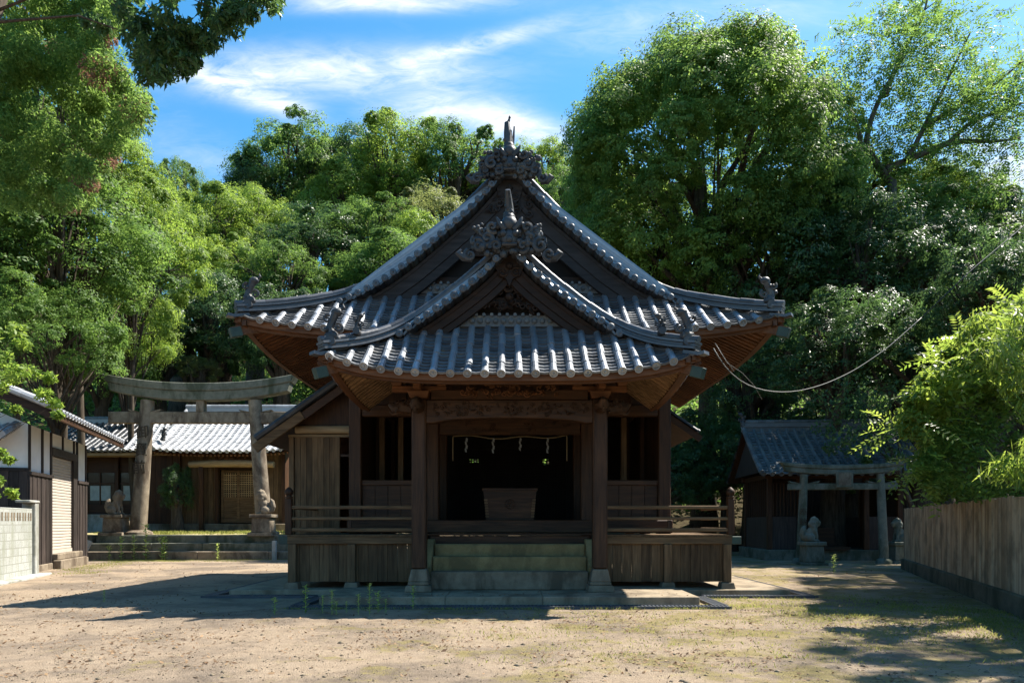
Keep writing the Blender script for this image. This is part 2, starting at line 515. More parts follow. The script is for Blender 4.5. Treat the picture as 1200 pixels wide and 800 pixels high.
def sheet(mb, P, us, tmax, off, nt=10, t0=0.0):
    """the boarded underside of a slope"""
    n = len(us); vs_ = []
    for u in us:
        for k in range(nt+1):
            p = P(u, t0 + (tmax(u)-t0)*k/nt); vs_.append(p + np.array((0,0,off)))
    mb.add(vs_, [(i*(nt+1)+k, (i+1)*(nt+1)+k, (i+1)*(nt+1)+k+1, i*(nt+1)+k+1) for i in range(n-1) for k in range(nt)])
def ridge_ornament(mb, c, w, h, rng, spike=0.0):
    """demon tile: face plate, volutes to both sides, stacked curls and a tip"""
    x, y, z = c
    mb.prism([(x-.36*w, z-.12*h), (x+.36*w, z-.12*h), (x+.20*w, z+.45*h), (x, z+.62*h), (x-.20*w, z+.45*h)], y-.02, y+.14)
    mb.ball((x, y-.06, z+.16*h), .105*w, 10, 8, (1,.8,1.1))
    mb.ball((x, y-.16, z+.10*h), .045*w, 8, 6); mb.tube([(x-.08*w,y-.13,z+.0*h),(x,y-.17,z-.02*h),(x+.08*w,y-.13,z+.0*h)], .022*w, 6)
    for s in (-1, 1):
        mb.ball((x+s*.07*w, y-.15, z+.24*h), .045*w, 8, 6)
        mb.tube([(x+s*.05*w, y-.12, z+.34*h), (x+s*.11*w, y-.16, z+.46*h), (x+s*.15*w, y-.13, z+.62*h)], [.04*w, .034*w, .01*w], 6)
        for (dx, dz, r, f_) in ((.20,.40,.085,1), (.26,.16,.11,-1), (.36,-.02,.10,1), (.46,-.22,.085,-1), (.16,-.02,.09,1), (.31,.30,.07,1), (.40,.10,.065,-1)):
            mb.spiral((x+s*dx*w, y-.05-rng.random()*.05, z+dz*h), r*w*.82, 1.3, .42, s*f_, rng.random()*6, .05)
            mb.ball((x+s*dx*w, y-.03, z+dz*h), r*w*.62, 8, 6, (1,.7,1))
        for k in range(42):
            mb.ball((x+s*rng.uniform(.03,.42)*w, y-.02+rng.uniform(-.08,.06), z+rng.uniform(-.2,.5)*h), rng.uniform(.018,.05)*w, 7, 5)
        mb.tube([(x+s*.44*w, y, z-.26*h), (x+s*.54*w, y-.03, z-.26*h), (x+s*.60*w, y-.03, z-.16*h), (x+s*.56*w, y-.03, z-.09*h)], [.05*w,.048*w,.04*w,.02*w], 7)
    mb.ball((x, y-.04, z+.50*h), .10*w, 9, 7)
    mb.ball((x-.012, y-.03, z+.64*h), .075*w, 9, 7)
    if spike:
        mb.tube([(x-.03, y, z+.60*h), (x-.05, y, z+.60*h+spike*.5), (x-.06, y, z+.60*h+spike*.8)], [.10, .085, .06], 7)
        mb.tube([(x+.0, y-.02, z+.6*h), (x+.01, y-.02, z+.6*h+spike*.55)], [.10, .04], 6)
        mb.tube([(x+.05, y, z+.6*h), (x+.085, y, z+.6*h+spike*.35), (x+.10, y, z+.6*h+spike*.68)], [.05, .03, .018], 6)
        mb.tube([(x-.06, y, z+.6*h+spike*.75), (x-.015, y, z+.6*h+spike*.87), (x-.005, y, z+.6*h+spike)], [.04, .03, .015], 6)
        mb.ball((x-.003, y, z+.6*h+spike*.95), .03, 6, 5)
        for k in range(10):
            mb.ball((x-.04+rng.uniform(-.07,.07), y-.03, z+.6*h+spike*rng.uniform(0,.7)), .045, 6, 5)
def corner_figure(mb, c, s, h, rng):
    """small curled figure on the end of a hip ridge"""
    x, y, z = c
    mb.ball((x, y, z+.12*h), .22*h, 8, 6, (1,.9,.8))
    mb.tube([(x, y, z+.1*h), (x-s*.08*h, y, z+.35*h), (x+s*.02*h, y, z+.6*h), (x+s*.12*h, y-.02, z+.8*h)], [.17*h,.13*h,.12*h,.13*h], 8)
    mb.ball((x+s*.16*h, y-.02, z+.84*h), .15*h, 8, 6, (1.25,.9,.9))
    mb.spiral((x-s*.12*h, y-.05, z+.62*h), .13*h, 1.3, .35, s, 1.0)
    mb.spiral((x+s*.22*h, y-.05, z+.34*h), .15*h, 1.3, .35, -s, 2.0)
    mb.tube([(x+s*.26*h, y, z+.9*h), (x+s*.38*h, y, z+1.0*h), (x+s*.34*h, y, z+1.1*h)], [.05*h,.04*h,.015*h], 6)
    for k in range(6):
        mb.ball((x+rng.uniform(-.2,.25)*h, y-rng.random()*.08, z+rng.uniform(.0,.7)*h), rng.uniform(.05,.1)*h, 6, 5)
    mb.tube([(x, y+.05, z-.10*h), (x, y-.16, z-.08*h)], [.11*h+.03, .11*h+.03], 12)
def carving(mb, cx, y, cz, w, h, rng, depth=.07, dens=1.0):
    """deep relief of waves, leaves and beasts"""
    n = int(dens*w*h*70)+4
    for k in range(n):
        px, pz = cx+rng.uniform(-.5,.5)*w, cz+rng.uniform(-.45,.45)*h
        r = rng.uniform(.08,.2)*h
        if rng.random() < .55: mb.spiral((px, y, pz), r, rng.uniform(1,1.6), .3, rng.choice((-1,1)), rng.random()*6, depth*.5)
        else:
            a = rng.random()*6.3; L = r*2
            mb.tube([(px, y, pz), (px+.5*L*math.cos(a), y-depth*rng.random(), pz+.4*L*math.sin(a)), (px+L*math.cos(a+.5), y-depth*.3, pz+.7*L*math.sin(a+.5))], [r*.25, r*.4, r*.08], 6)

class Irimoya:
    """hip-and-gable roof seen gable-on: front skirt, two side slopes, gable with bargeboards"""
    def __init__(s, half, Ye, Yr, Yg, Yb, zs, slope, prof, lift, spacing, xh):
        s.rk = 'rafter' if half < 4 else 'eave'
        s.half, s.Ye, s.Yr, s.Yg, s.Yb, s.z0, s.slope, s.L, s.sp, s.xh = half, Ye, Yr, Yg, Yb, zs, slope, lift, spacing, xh
        px = np.array([p[0] for p in prof]); pz = np.array([p[1] for p in prof])
        xs = np.linspace(0, px[-1], 120); zz = np.interp(xs, px, pz)
        k = np.array([1,2,3,4,3,2,1.])/16
        pad = np.r_[zz[0]+(zz[0]-zz[1:4][::-1])*1.0, zz, zz[-1]+(zz[-1]-zz[-4:-1][::-1])]
        s.xs, s.zz = xs, np.convolve(pad, k, 'valid')
    def prof(s, x): return float(np.interp(abs(x), s.xs, s.zz)) if abs(x) <= s.half else s.z0-(abs(x)-s.half)*.5
    def dec(s, t): return max(0.0, 1-max(t, 0)/2.4)
    def front(s, u, t):
        return np.array((u, s.Ye+t, s.z0+s.slope[0]*t+s.slope[1]*t*t + s.L*(abs(u)/s.half)**4*s.dec(t)))
    def side(s, sg):
        def P(u, t):
            l_ = s.L*max(0, 1-(u-s.Ye)/4.2)**3*s.dec(t)
            return np.array((sg*(s.half-t), u, s.prof(s.half-t)+l_))
        return P
    def ftop(s, u):
        if abs(u) <= s.xh: return s.Yg-s.Ye
        return (s.half-abs(u))/(s.half-s.xh)*(s.Yr-s.Ye)
    def stop(s, Y):
        if Y >= s.Yr: return s.half
        return max(0.0, (s.half-s.xh)*(Y-s.Ye)/(s.Yr-s.Ye))
    def rake(s, sg, off=0, Y=None, x0=0.0, x1=None, n=40):
        x1 = s.xh if x1 is None else x1
        Y = s.Yr if Y is None else Y
        return [np.array((sg*x, Y, s.prof(x)+off)) for x in np.linspace(x0, x1, n)]
    def hip(s, sg, off=0, n=14):
        r = []
        for k in range(n):
            f_ = k/(n-1)
            x = s.xh+(s.half-s.xh)*f_; Y = s.Yr+(s.Ye-s.Yr)*f_
            r.append(np.array((sg*x, Y, s.front(x, Y-s.Ye)[2]+off)))
        return r
    def make(s, parent, rng, wood_key, tile='tile', stack=3, drop=.6, rb_off=0.0):
        fr = list(np.arange(-s.half+s.sp*.5, s.half, s.sp))
        us = [-s.half+.02]+fr+[s.half-.02]
        mb = MB(); tiled(mb, s.front, fr, s.ftop, rng=rng, pans=False); mb.build('cover_tiles', M[tile], parent)
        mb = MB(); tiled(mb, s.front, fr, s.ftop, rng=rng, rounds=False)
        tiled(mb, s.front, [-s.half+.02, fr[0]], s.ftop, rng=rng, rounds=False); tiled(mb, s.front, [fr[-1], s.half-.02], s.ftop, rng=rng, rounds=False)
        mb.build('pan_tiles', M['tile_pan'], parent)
        for sg in (-1, 1):
            mb = MB()
            rows = list(np.arange(s.Ye+s.sp*.6, s.Yb, s.sp))
            tiled(mb, s.side(sg), rows, s.stop, rng=rng, course=.21, seg=.33)
            mb.build('side_roof_tiles', M[tile], parent)
            # verge: tile heads facing the front along the rake
            mb = MB()
            pts = resample(s.rake(sg, 0, s.Yr, .10, s.xh-.05, 80), .225)
            for p in pts:
                mb.tube([p+(0,-.20,.015), p+(0,.35,.015)], [.078,.07], 12)
                mb.tube([p+(0,-.215,.015), p+(0,-.2,.015)], [.058,.08], 12)
                mb.ball(p+(0,-.20,.015), .035, 6, 4)
            for a, b in zip(pts[:-1], pts[1:]):
                m_ = (a+b)/2
                mb.sweep([a+(0,-.16,-.005), m_+(0,-.16,-.06), b+(0,-.16,-.005)], [(-.02,-.02),(.4,-.02),(.4,.02),(-.02,.02)], (0,1,0))
            mb.build('verge_tiles', M['tile_ridge'], parent)
            # descending ridge carried on down the hip
            for nm, path, sides in (('rake_ridge', smooth_path(resample(s.rake(sg, .05, s.Yr+.16, .0, s.xh, 50)+s.hip(sg, .05, 20)[1:], .07), 120), None),):
                tt = np.gradient(path, axis=0)
                sides = []
                for i, p in enumerate(path):
                    h_ = max(0, min(1, (abs(p[0])-s.xh+.4)/1.0))
                    ax = np.array((0,1,0))*(1-h_) + np.array((sg*.62,.78,0))*h_
                    sides.append(ax/np.linalg.norm(ax))
                mb = MB()
                b0 = 0
                for k in range(stack):
                    wd = (.145,.105,.14,.11)[k]; th = .052
                    mb.sweep(path, [(-wd,b0+.005),(wd,b0+.005),(wd,b0+th-.005),(-wd,b0+th-.005)], sides); b0 += th
                ridge = mb.build(nm, M['tile_ridge'], parent)
                mb = MB()
                up = []
                for i, p in enumerate(path):
                    t = tt[i]/np.linalg.norm(tt[i]); n_ = np.cross(sides[i], t)
                    if n_[2] < 0: n_ = -n_
                    up.append(p+n_*(b0+.035))
                round_row(mb, up, .068, .31, 9, rng)
                mb.build('ridge_cap_tiles', M['tile_ridge'], ridge, smooth='auto')
        # underside, fascia
        for nm, P, uu, tm in (('front_soffit', s.front, np.linspace(-s.half+.03, s.half-.03, 41), s.ftop),
                              ('side_soffit', s.side(-1), np.linspace(s.Ye+.02, s.Yb, 40), lambda Y: s.stop(Y) if Y > s.Yr+.16 else min(s.stop(Y), s.half-s.xh+.1)),
                              ('side_soffit', s.side(1), np.linspace(s.Ye+.02, s.Yb, 40), lambda Y: s.stop(Y) if Y > s.Yr+.16 else min(s.stop(Y), s.half-s.xh+.1))):
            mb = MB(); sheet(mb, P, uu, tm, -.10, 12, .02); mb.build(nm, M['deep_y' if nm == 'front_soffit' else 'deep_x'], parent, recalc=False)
        for nm, P, uu, sd_ in (('eave_board', s.front, np.linspace(-s.half-.02, s.half+.02, 41), (0,1,0)),
                               ('eave_board', s.side(-1), np.linspace(s.Ye, s.Yb, 41), (1,0,0)), ('eave_board', s.side(1), np.linspace(s.Ye, s.Yb, 41), (-1,0,0))):
            mb = MB()
            mb.sweep([P(u, .05)+(0,0,-.0) for u in uu], [(-.03,-.17),(.05,-.17),(.05,-.02),(-.03,-.02)], sd_)
            mb.sweep([P(u, .16) for u in uu], [(-.03,-.29),(.05,-.29),(.05,-.176),(-.03,-.176)], sd_)
            mb.build(nm, M['eave_x' if sd_[1] else 'eave_y'], parent)
    def rafters(s, parent, x_in, y_in, sp=.16, Yback=None):
        Yback = s.Yb if Yback is None else Yback
        mb = MB()
        for x in np.arange(-s.half+.12, s.half-.1, sp):
            T = min(y_in-s.Ye, s.ftop(x)*1.0)
            if T < .2: continue
            mb.bar(s.front(x, .17)+(0,0,-.25), s.front(x, T)+(0,0,-.25), .075, .095)
        mb.build('front_rafters', M[s.rk+'_y'], parent)
        for sg in (-1, 1):
            mb = MB(); P = s.side(sg)
            for Y in np.arange(s.Ye+.12, Yback, sp):
                T = min(s.half-x_in, s.stop(Y))
                if T < .2: continue
                mb.bar(P(Y, .17)+(0,0,-.25), P(Y, T)+(0,0,-.25), .075, .095)
            mb.build('side_rafters', M[s.rk+'_x'], parent)
            mb = MB()
            a, b = s.hip(sg, -.33)[-1], s.hip(sg, -.33)[0]
            d_ = (b-a)/np.linalg.norm(b-a)
            mb.bar(a-d_*.12, b+d_*.4, .14, .18); hr = mb.build('hip_rafter', M['eave_y'], parent)
            mb = MB(); mb.bar(a-d_*.14+(0,0,-.02), a+d_*.10+(0,0,-.02), .155, .20); mb.build('copper_sheath', M['copper'], hr, bevel=.01)
            mb = MB(); mb.sweep([a-d_*.20+(0,0,.37), a-d_*.08+(0,0,.32), a+d_*.25+(0,0,.30)], [(-.10,-.03),(.10,-.03),(.10,.03),(-.10,.03)], (d_[1],-d_[0],0)); mb.build('corner_tile', M['tile_ridge'], parent)
    def gable(s, parent, rng, wood_key, board=.40, top=.12, yb=.14):
        # bargeboards and the wall behind them
        for sg in (-1, 1):
            path = s.rake(sg, 0, s.Yr+yb, .0, s.xh+.1, 40)
            mb = MB(); mb.sweep(path, [(-.05,-top-board*.62),(.05,-top-board*.62),(.05,-top),(-.05,-top)], (0,1,0))
            mb.sweep(path, [(-.02,-top-board),(.08,-top-board),(.08,-top-board*.62-.0),(-.02,-top-board*.62-.0)], (0,1,0))
            mb.sweep(path, [(-.075,-top-.075),(-.053,-top-.075),(-.053,-top),(-.075,-top)], (0,1,0))
            mb.build('bargeboard', M[wood_key], parent, bevel=.008)
        base = s.front(0, s.Yg-s.Ye)[2]
        xb = max(x for x in np.linspace(0, s.half, 200) if s.prof(x) > base)
        xs = np.linspace(-xb, xb, 41)
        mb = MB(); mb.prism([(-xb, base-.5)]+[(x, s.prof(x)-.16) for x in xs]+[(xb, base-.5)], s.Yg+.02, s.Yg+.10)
        wall = mb.build('gable_wall', M['dark'], parent)  # near-black wall colour stands in for the shade of the deep recess
        za = s.prof(0)-top
        mb = MB(); mb.prism([(-.30,za-board*.55),(0,za+.02),(.30,za-board*.55),(.20,za-board*1.15),(.07,za-board*1.3),(0,za-board*1.75),(-.07,za-board*1.3),(-.20,za-board*1.15)], s.Yr+yb-.10, s.Yr+yb-.056)
        for q in (-1,1): mb.spiral((q*.13, s.Yr+yb-.11, za-board*.95), .10, 1.3, .3, q, 1.0)
        mb.ball((0, s.Yr+yb-.12, za-board*.6), .07, 8, 6)
        mb.build('gable_pendant', M[wood_key], parent)
        mb = MB()
        for k, f_ in enumerate((.10, .34, .58)):
            z = base + (s.prof(0)-base)*f_
            w = max(x for x in np.linspace(0, s.half, 200) if s.prof(x)-.2 > z)-.1
            mb.box(-w, w, s.Yg-.08-.02*k, s.Yg+.015, z-.08, z+.09)
        mb.build('gable_beam', M['deep_x'], parent, bevel=.01)
        mb = MB()
        z0 = s.front(0, s.Yg-s.Ye)[2]
        mb.box(-xb-.1, xb+.1, s.Yg-.14, s.Yg-.02, z0-.05, z0+.17)
        for x in np.arange(-xb, xb+.01, s.sp/2):
            mb.ball((x, s.Yg-.15, z0+.06), .055, 8, 6); mb.tube([(x+s.sp/4, s.Yg-.2, z0+.18), (x+s.sp/4, s.Yg-.02, z0+.18)], .035, 8)
        mb.build('base_course_tiles', M['tile_moss'], parent)

# ================================================================== SHRINE HALL
rng = random.Random(7)
hall = thing('shrine_hall', 'large dark timber shrine hall with stacked gabled tile roofs in the middle of the yard', 'shrine hall', (-.05, 0, 0))
main = Irimoya(5.68, 14.74, 16.0, 16.4, 23.2, 5.5, (.68,.075),
    [(0,9.48),(.19,9.34),(.48,8.97),(.93,8.49),(1.34,8.14),(1.83,7.71),(2.32,7.30),(2.85,6.93),(3.35,6.66),(3.85,6.43),(4.6,6.05),(5.68,5.5)], .34, .334, 3.85)
main.make(hall, rng, 'gable_x')
main.rafters(hall, 3.5, 16.6)
main.gable(hall, rng, 'gable_x', .50, .09)
kohai = Irimoya(3.42, 12.9, 14.0, 14.4, 16.3, 4.25, (.75,.066),
    [(0,6.90),(.23,6.70),(.41,6.50),(.64,6.29),(.88,6.10),(1.29,5.79),(1.6,5.58),(1.92,5.37),(2.2,5.17),(2.7,4.80),(3.42,4.25)], .37, .3124, 2.2)
kohai.make(hall, rng, 'wood_x')
kohai.rafters(hall, 1.75, 14.7, .185)
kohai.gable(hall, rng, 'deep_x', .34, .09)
# ridges running back from the gables
for R_, z, y0, y1 in ((main, 9.48, 16.1, 23.3), (kohai, 6.90, 14.1, 16.5)):
    mb = MB()
    for k, wd in enumerate((.17,.13,.16,.13,.15)):
        mb.box(-wd, wd, y0, y1, z-.04+k*.075, z+.03+k*.075)
    rd = mb.build('main_ridge', M['tile_ridge'], hall)
    mb = MB(); round_row(mb, [(0, y0-.05, z+.39), (0, y1, z+.39)], .085, .33); mb.build('ridge_cap_tiles', M['tile'], rd, smooth='auto')
mb = MB(); ridge_ornament(mb, (0, 15.82, 9.36), 1.56, .84, rng, .74); mb.build('ridge_ornament', M['tile_dark'], hall, smooth='auto')
mb = MB(); ridge_ornament(mb, (0, 13.80, 6.90), 1.66, .84, rng, 0)
mb.tube([(0,13.82,7.4),(.0,13.78,7.62),(-.02,13.70,7.80),(-.03,13.6,7.92)], [.10,.085,.07,.05], 8)
for k in range(8): mb.ball((rng.uniform(-.07,.07), 13.74, 7.45+k*.055), .055, 6, 5)
mb.build('ridge_ornament', M['tile_dark'], hall, smooth='auto')
for R_, hh, back in ((main, .58, .28), (kohai, .60, .22)):
    for sg in (-1, 1):
        hp = R_.hip(sg, .15); a, b = hp[-1], hp[0]; d_ = (b-a)/np.linalg.norm(b-a)
        mb = MB(); corner_figure(mb, a+d_*back+(0,0,.05), -sg, hh, rng); mb.build('corner_ornament', M['tile_dark'], hall, smooth='auto')
for sg in (-1, 1):
    mb = MB(); q = kohai.hip(sg, .30)[7]; corner_figure(mb, q+(sg*-.0,-.05,.05), -sg, .34, rng); mb.build('ridge_end_ornament', M['tile_dark'], hall, smooth='auto')
# carved pendants and gable carvings
mb = MB(); carving(mb, 0, 14.22, 6.05, 1.25, .55, rng, .10, 1.0)
mb.spiral((0,14.18,6.25), .16, 1.5, .3); mb.ball((0,14.2,6.05), .10, 8, 6)
mb.build('gable_carving', M['deep_y'], hall, smooth='auto')
mb = MB(); carving(mb, 0, 16.08, 8.75, .9, .5, rng, .1, 1.0); mb.build('gable_carving', M['gable_x'], hall, smooth='auto')

# ---- porch
for sg in (-1, 1):
    x = sg*1.82
    mb = MB(); mb.frustum(x, 14.32, .15, .28, .27, .245); mb.frustum(x, 14.32, .282, .35, .21, .21); mb.frustum(x, 14.32, .352, .60, .205, .152)
    mb.build('column_base', M['grey_stone'], hall, bevel=.015)
    mb = MB(); mb.box(x-.145, x+.145, 14.175, 14.465, .602, 4.02); mb.build('porch_column', M['wood_z'], hall, bevel=.03)
    # bracket cluster
    mb = MB()
    mb.frustum(x, 14.32, 4.022, 4.16, .17, .22); mb.box(x-.55, x+.55, 14.25, 14.39, 4.162, 4.28); mb.box(x-.07, x+.07, 13.85, 14.9, 4.165, 4.275)
    for dx in (-.45, 0, .45): mb.frustum(x+dx, 14.32, 4.282, 4.40, .085, .12)
    mb.frustum(x, 13.92, 4.28, 4.39, .08, .11)
    mb.box(x-.75, x+.75, 14.25, 14.39, 4.402, 4.50)
    mb.build('bracket', M['eave_x'], hall, bevel=.01)
    mb = MB()   # carved beast noses at the beam ends
    for yy, dirx, diry in ((14.32, sg, 0), (14.12, 0, -1)):
        c = np.array((x+dirx*.15, yy, 3.84))
        e = np.array((dirx, diry, 0.0))
        mb.tube([c, c+e*.18+(0,0,.03), c+e*.36+(0,0,.0), c+e*.46+(0,0,.09)], [.14,.15,.11,.04], 8)
        mb.ball(c+e*.30+(0,0,.1), .06, 7, 5)
        mb.tube([c+e*.26+(0,0,-.07), c+e*.4+(0,0,-.12), c+e*.46+(0,0,-.06)], [.05,.035,.015], 6)
    carving(mb, x+sg*.30, 14.2, 3.88, .36, .3, rng, .06, 1)
    mb.build('carved_beam_nose', M['wood_y'], hall, smooth='auto')
    # curved tie beam back to the hall
    mb = MB()
    pts = [(x, 14.47+2.2*f_, 3.86+.30*math.sin(PI*f_*.5)+.12*math.sin(PI*f_)) for f_ in np.linspace(0,1,12)]
    mb.sweep(pts, [(-.09,-.16),(.09,-.16),(.09,.16),(-.09,.16)], (1,0,0)); mb.build('tie_beam', M['wood_y'], hall, bevel=.02)
mb = MB()
N = 24
top = [(x, 3.99-.0*x) for x in np.linspace(-1.672, 1.672, N)]
bot = [(x, 3.53+.10*max(0, 1-(x/1.45)**2)**.5) for x in np.linspace(1.672, -1.672, N)]
mb.prism(top+bot, 14.19, 14.45); beam = mb.build('porch_beam', M['wood_x'], hall, bevel=.015)
for cx_, cw in ((-.95,1.2),(0,.5),(.95,1.2)):
    mb = MB(); carving(mb, cx_, 14.185, 3.81, cw, .26, rng, .045, 2.2); mb.build('beam_carving', M['wood_y'], beam, smooth='auto')
mb = MB(); mb.box(-1.58, 1.58, 14.24, 14.40, 4.0, 4.20); mb.box(-1.62, 1.62, 14.22, 14.42, 4.32, 4.42); mb.build('upper_beam', M['wood_x'], hall, bevel=.01)
mb = MB(); carving(mb, 0, 14.2, 4.23, 1.9, .34, rng, .12, 1.5); carving(mb, 0, 14.12, 4.25, .7, .36, rng, .14, 1.3); mb.build('frog_leg_carving', M['eave_x'], hall, smooth='auto')
mb = MB(); mb.box(-3.1, 3.1, 14.22, 14.42, 4.505, 4.68); mb.box(-3.15,-2.95,13.9,16.5,4.51,4.66); mb.box(2.95,3.15,13.9,16.5,4.51,4.66); mb.build('eave_purlin', M['eave_x'], hall, bevel=.015)

# ---- hall frame
Y0 = 16.78
for x in (-3.64, -1.82, 1.82, 3.64):
    mb = MB(); mb.box(x-.145, x+.145, Y0-.145, Y0+.145, .25, 5.0); mb.build('hall_post', M['wood_z'], hall, bevel=.02)
for x in (-3.64, 3.64):
    for y in (19.2, 21.6):
        mb = MB(); mb.box(x-.14, x+.14, y-.14, y+.14, .25, 5.0); mb.build('hall_post', M['wood_z'], hall, bevel=.02)
for x in (-1.82, 1.82):
    mb = MB(); mb.box(x-.12, x+.12, 19.08, 19.32, 1.59, 4.6); mb.build('hall_post', M['wood_z'], hall, bevel=.02)
for xa, xb_ in ((-3.49,-1.97),(1.97,3.49)):
    mb = MB(); mb.box(xa, xb_, Y0-.11, Y0+.11, 4.03, 4.30); mb.build('lintel', M['wood_x'], hall, bevel=.015)
mb = MB(); mb.box(-1.67, 1.67, Y0-.11, Y0+.11, 3.98, 4.30); mb.box(-1.67, 1.67, Y0-.06, Y0+.06, 3.60, 3.975); tr = mb.build('transom_beam', M['wood_x'], hall, bevel=.015)
mb = MB(); carving(mb, -.8, Y0-.08, 3.80, 1.1, .26, rng, .03, .8); carving(mb, .8, Y0-.08, 3.80, 1.1, .26, rng, .03, .8); mb.build('transom_carving', M['wood_x'], tr, smooth='auto')
mb = MB(); mb.box(-3.7, 3.7, Y0-.05, Y0+.05, 4.305, 5.6)
for x in np.arange(-3.4, 3.5, .9): mb.box(x-.06, x+.06, Y0-.12, Y0-.055, 4.31, 5.5)
mb.build('upper_wall', M['wood_z'], hall)
for sg in (-1, 1):
    a, b = (-3.492, -1.968) if sg < 0 else (1.968, 3.492)
    mb = MB(); mb.box(a, b, Y0-.07, Y0+.07, 2.41, 2.53); mb.build('rail', M['wood_x'], hall, bevel=.01)
    mb = MB()
    for k in range(5):
        w = (b-a)/5; mb.box(a+k*w+.006, a+(k+1)*w-.006, Y0-.03-.006*(k % 2), Y0+.03, 1.60, 2.405)
    mb.build('low_panel', M['wood_x'], hall)
    # side walls of the hall
    mb = MB()
    for y0, y1 in ((17.0, 19.05), (19.35, 21.45)):
        n = 8
        for k in range(n):
            w = (y1-y0)/n; mb.box(sg*3.64-.03-.005*(k % 2), sg*3.64+.03, y0+k*w+.004, y0+(k+1)*w-.004, 1.59, 4.55)
    mb.build('side_wall', M['wood_z'], hall)
for x, y in ((-3.30,18.3),(-2.85,18.5),(-2.62,20.2),(2.95,18.4),(3.2,20.0),(2.3,20.5)):
    mb = MB(); mb.box(x-.07, x+.07, y-.07, y+.07, 1.592, 4.6); mb.build('inner_post', M['old_z'], hall, bevel=.01)
mb = MB(); mb.box(-3.79, 3.79, 16.45, 22.6, 1.29, 1.59); mb.build('hall_floor', M['wood_x'], hall, bevel=.02)
mb = MB(); mb.box(-3.6, 3.6, 16.9, 21.8, 4.62, 4.68); mb.build('hall_ceiling', M['wood_y'], hall)
# back wall with a lattice and two small openings that let daylight in
mb = MB()
zb0, zb1 = 1.6, 4.62
holes = [(-1.25,-.98,3.36,3.47), (1.0,1.19,3.30,3.47)]
xs = [-3.5, -1.25, -.98, 1.0, 1.19, 3.5]
mb.box(xs[0], xs[1], 21.7, 21.8, zb0, zb1); mb.box(xs[2], xs[3], 21.7, 21.8, zb0, zb1); mb.box(xs[4], xs[5], 21.7, 21.8, zb0, zb1)
for x0, x1, z0, z1 in holes:
    mb.box(x0, x1, 21.7, 21.8, zb0, z0); mb.box(x0, x1, 21.7, 21.8, z1, zb1)
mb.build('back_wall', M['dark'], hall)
mb = MB()
for x in np.arange(-1.70, 1.71, .085): mb.box(x-.015, x+.015, 21.55, 21.58, 1.62, 3.75)
for z in np.arange(2.3, 3.75, .085): mb.box(-1.72, 1.72, 21.582, 21.61, z-.015, z+.015)
mb.box(-1.8, 1.8, 21.5, 21.54, 3.75, 3.95); mb.box(-.05, .05, 21.5, 21.545, 1.62, 3.75)
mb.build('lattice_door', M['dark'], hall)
# ---- verandas
for sg in (-1, 1):
    xi, xo = 1.98*sg, 4.79*sg
    a, b = min(xi, xo), max(xi, xo)
    mb = MB(); mb.box(a, b, 15.24, 16.62, 1.235, 1.27); q = (3.80, 4.79) if sg > 0 else (-4.79, -3.80); mb.box(q[0], q[1], 16.62, 18.3, 1.235, 1.27)
    fl = mb.build('veranda_floor', M['old_y'], hall)
    mb = MB(); mb.box(a, b+(.12 if sg > 0 else 0), 15.26, 15.40, 1.07, 1.232) if sg > 0 else mb.box(a-.12, b, 15.26, 15.40, 1.07, 1.232)
    xx = 4.72*sg; mb.box(xx-.06, xx+.06, 15.40, 18.3, 1.07, 1.232); mb.build('edge_beam', M['old_x'], hall, bevel=.012)
    mb = MB(); mb.box(xo-.10, xo+.10, 15.12, 15.30, 1.10, 1.25) if False else mb.box(xo+sg*.10-.10, xo+sg*.10+.10, 15.255, 15.405, 1.065, 1.236)
    mb.build('copper_sheath', M['copper'], fl, bevel=.008)
    mb = MB()
    n = 13; w = (b-a-.06)/n
    for k in range(n):
        mb.box(a+.03+k*w+.004, a+.03+(k+1)*w-.004, 15.345-.008*rng.random(), 15.38, .25+.01*rng.random(), 1.068)
    mb.build('skirt_boards', M['old_z'], hall)
    mb = MB()
    for k in range(12): mb.box(xx-.02, xx+.02, 15.42+k*.24, 15.42+(k+1)*.24-.006, .25, 1.068)
    mb.build('skirt_boards', M['old_z'], hall)
    for px in (3.40, 4.68):
        mb = MB(); x = px*sg; mb.box(x-.085, x+.085, 15.20, 15.342, .25, 1.068); mb.build('veranda_post', M['old_z'], hall, bevel=.01)
        mb = MB(); mb.frustum(x, 15.30, .10, .248, .16, .13); mb.build('post_stone', M['grey_stone'], hall, bevel=.01)
    # railing
    for z, hh, nm in ((1.86,.075,'top_rail'), (1.62,.065,'middle_rail'), (1.375,.075,'bottom_rail')):
        mb = MB()
        mb.box(a+(.0 if sg > 0 else .06), b-(.06 if sg > 0 else 0), 15.27, 15.35, z-hh/2, z+hh/2)
        mb.box(xo-sg*.02-.035, xo-sg*.02+.035, 15.37, 17.6, z-hh/2, z+hh/2)
        mb.build(nm, M['old_x'], hall, bevel=.012)
    mb = MB()
    for x in (3.45*sg,): mb.box(x-.035, x+.035, 15.275, 15.345, 1.415, 1.582)
    mb.build('baluster', M['wood_z'], hall)
    mb = MB(); mb.box(xo-sg*.02-.07, xo-sg*.02+.07, 15.24, 15.38, 1.272, 2.05)
    po = mb.build('newel_post', M['wood_z'], hall, bevel=.012)
    mb = MB(); mb.lathe(xo-sg*.02, 15.31, [(.075,2.05),(.085,2.07),(.085,2.09),(.06,2.10),(.06,2.12),(.08,2.14),(.095,2.18),(.09,2.22),(.06,2.26),(.015,2.30)], 14)
    mb.build('finial', M['wood_z'], po, smooth='auto')
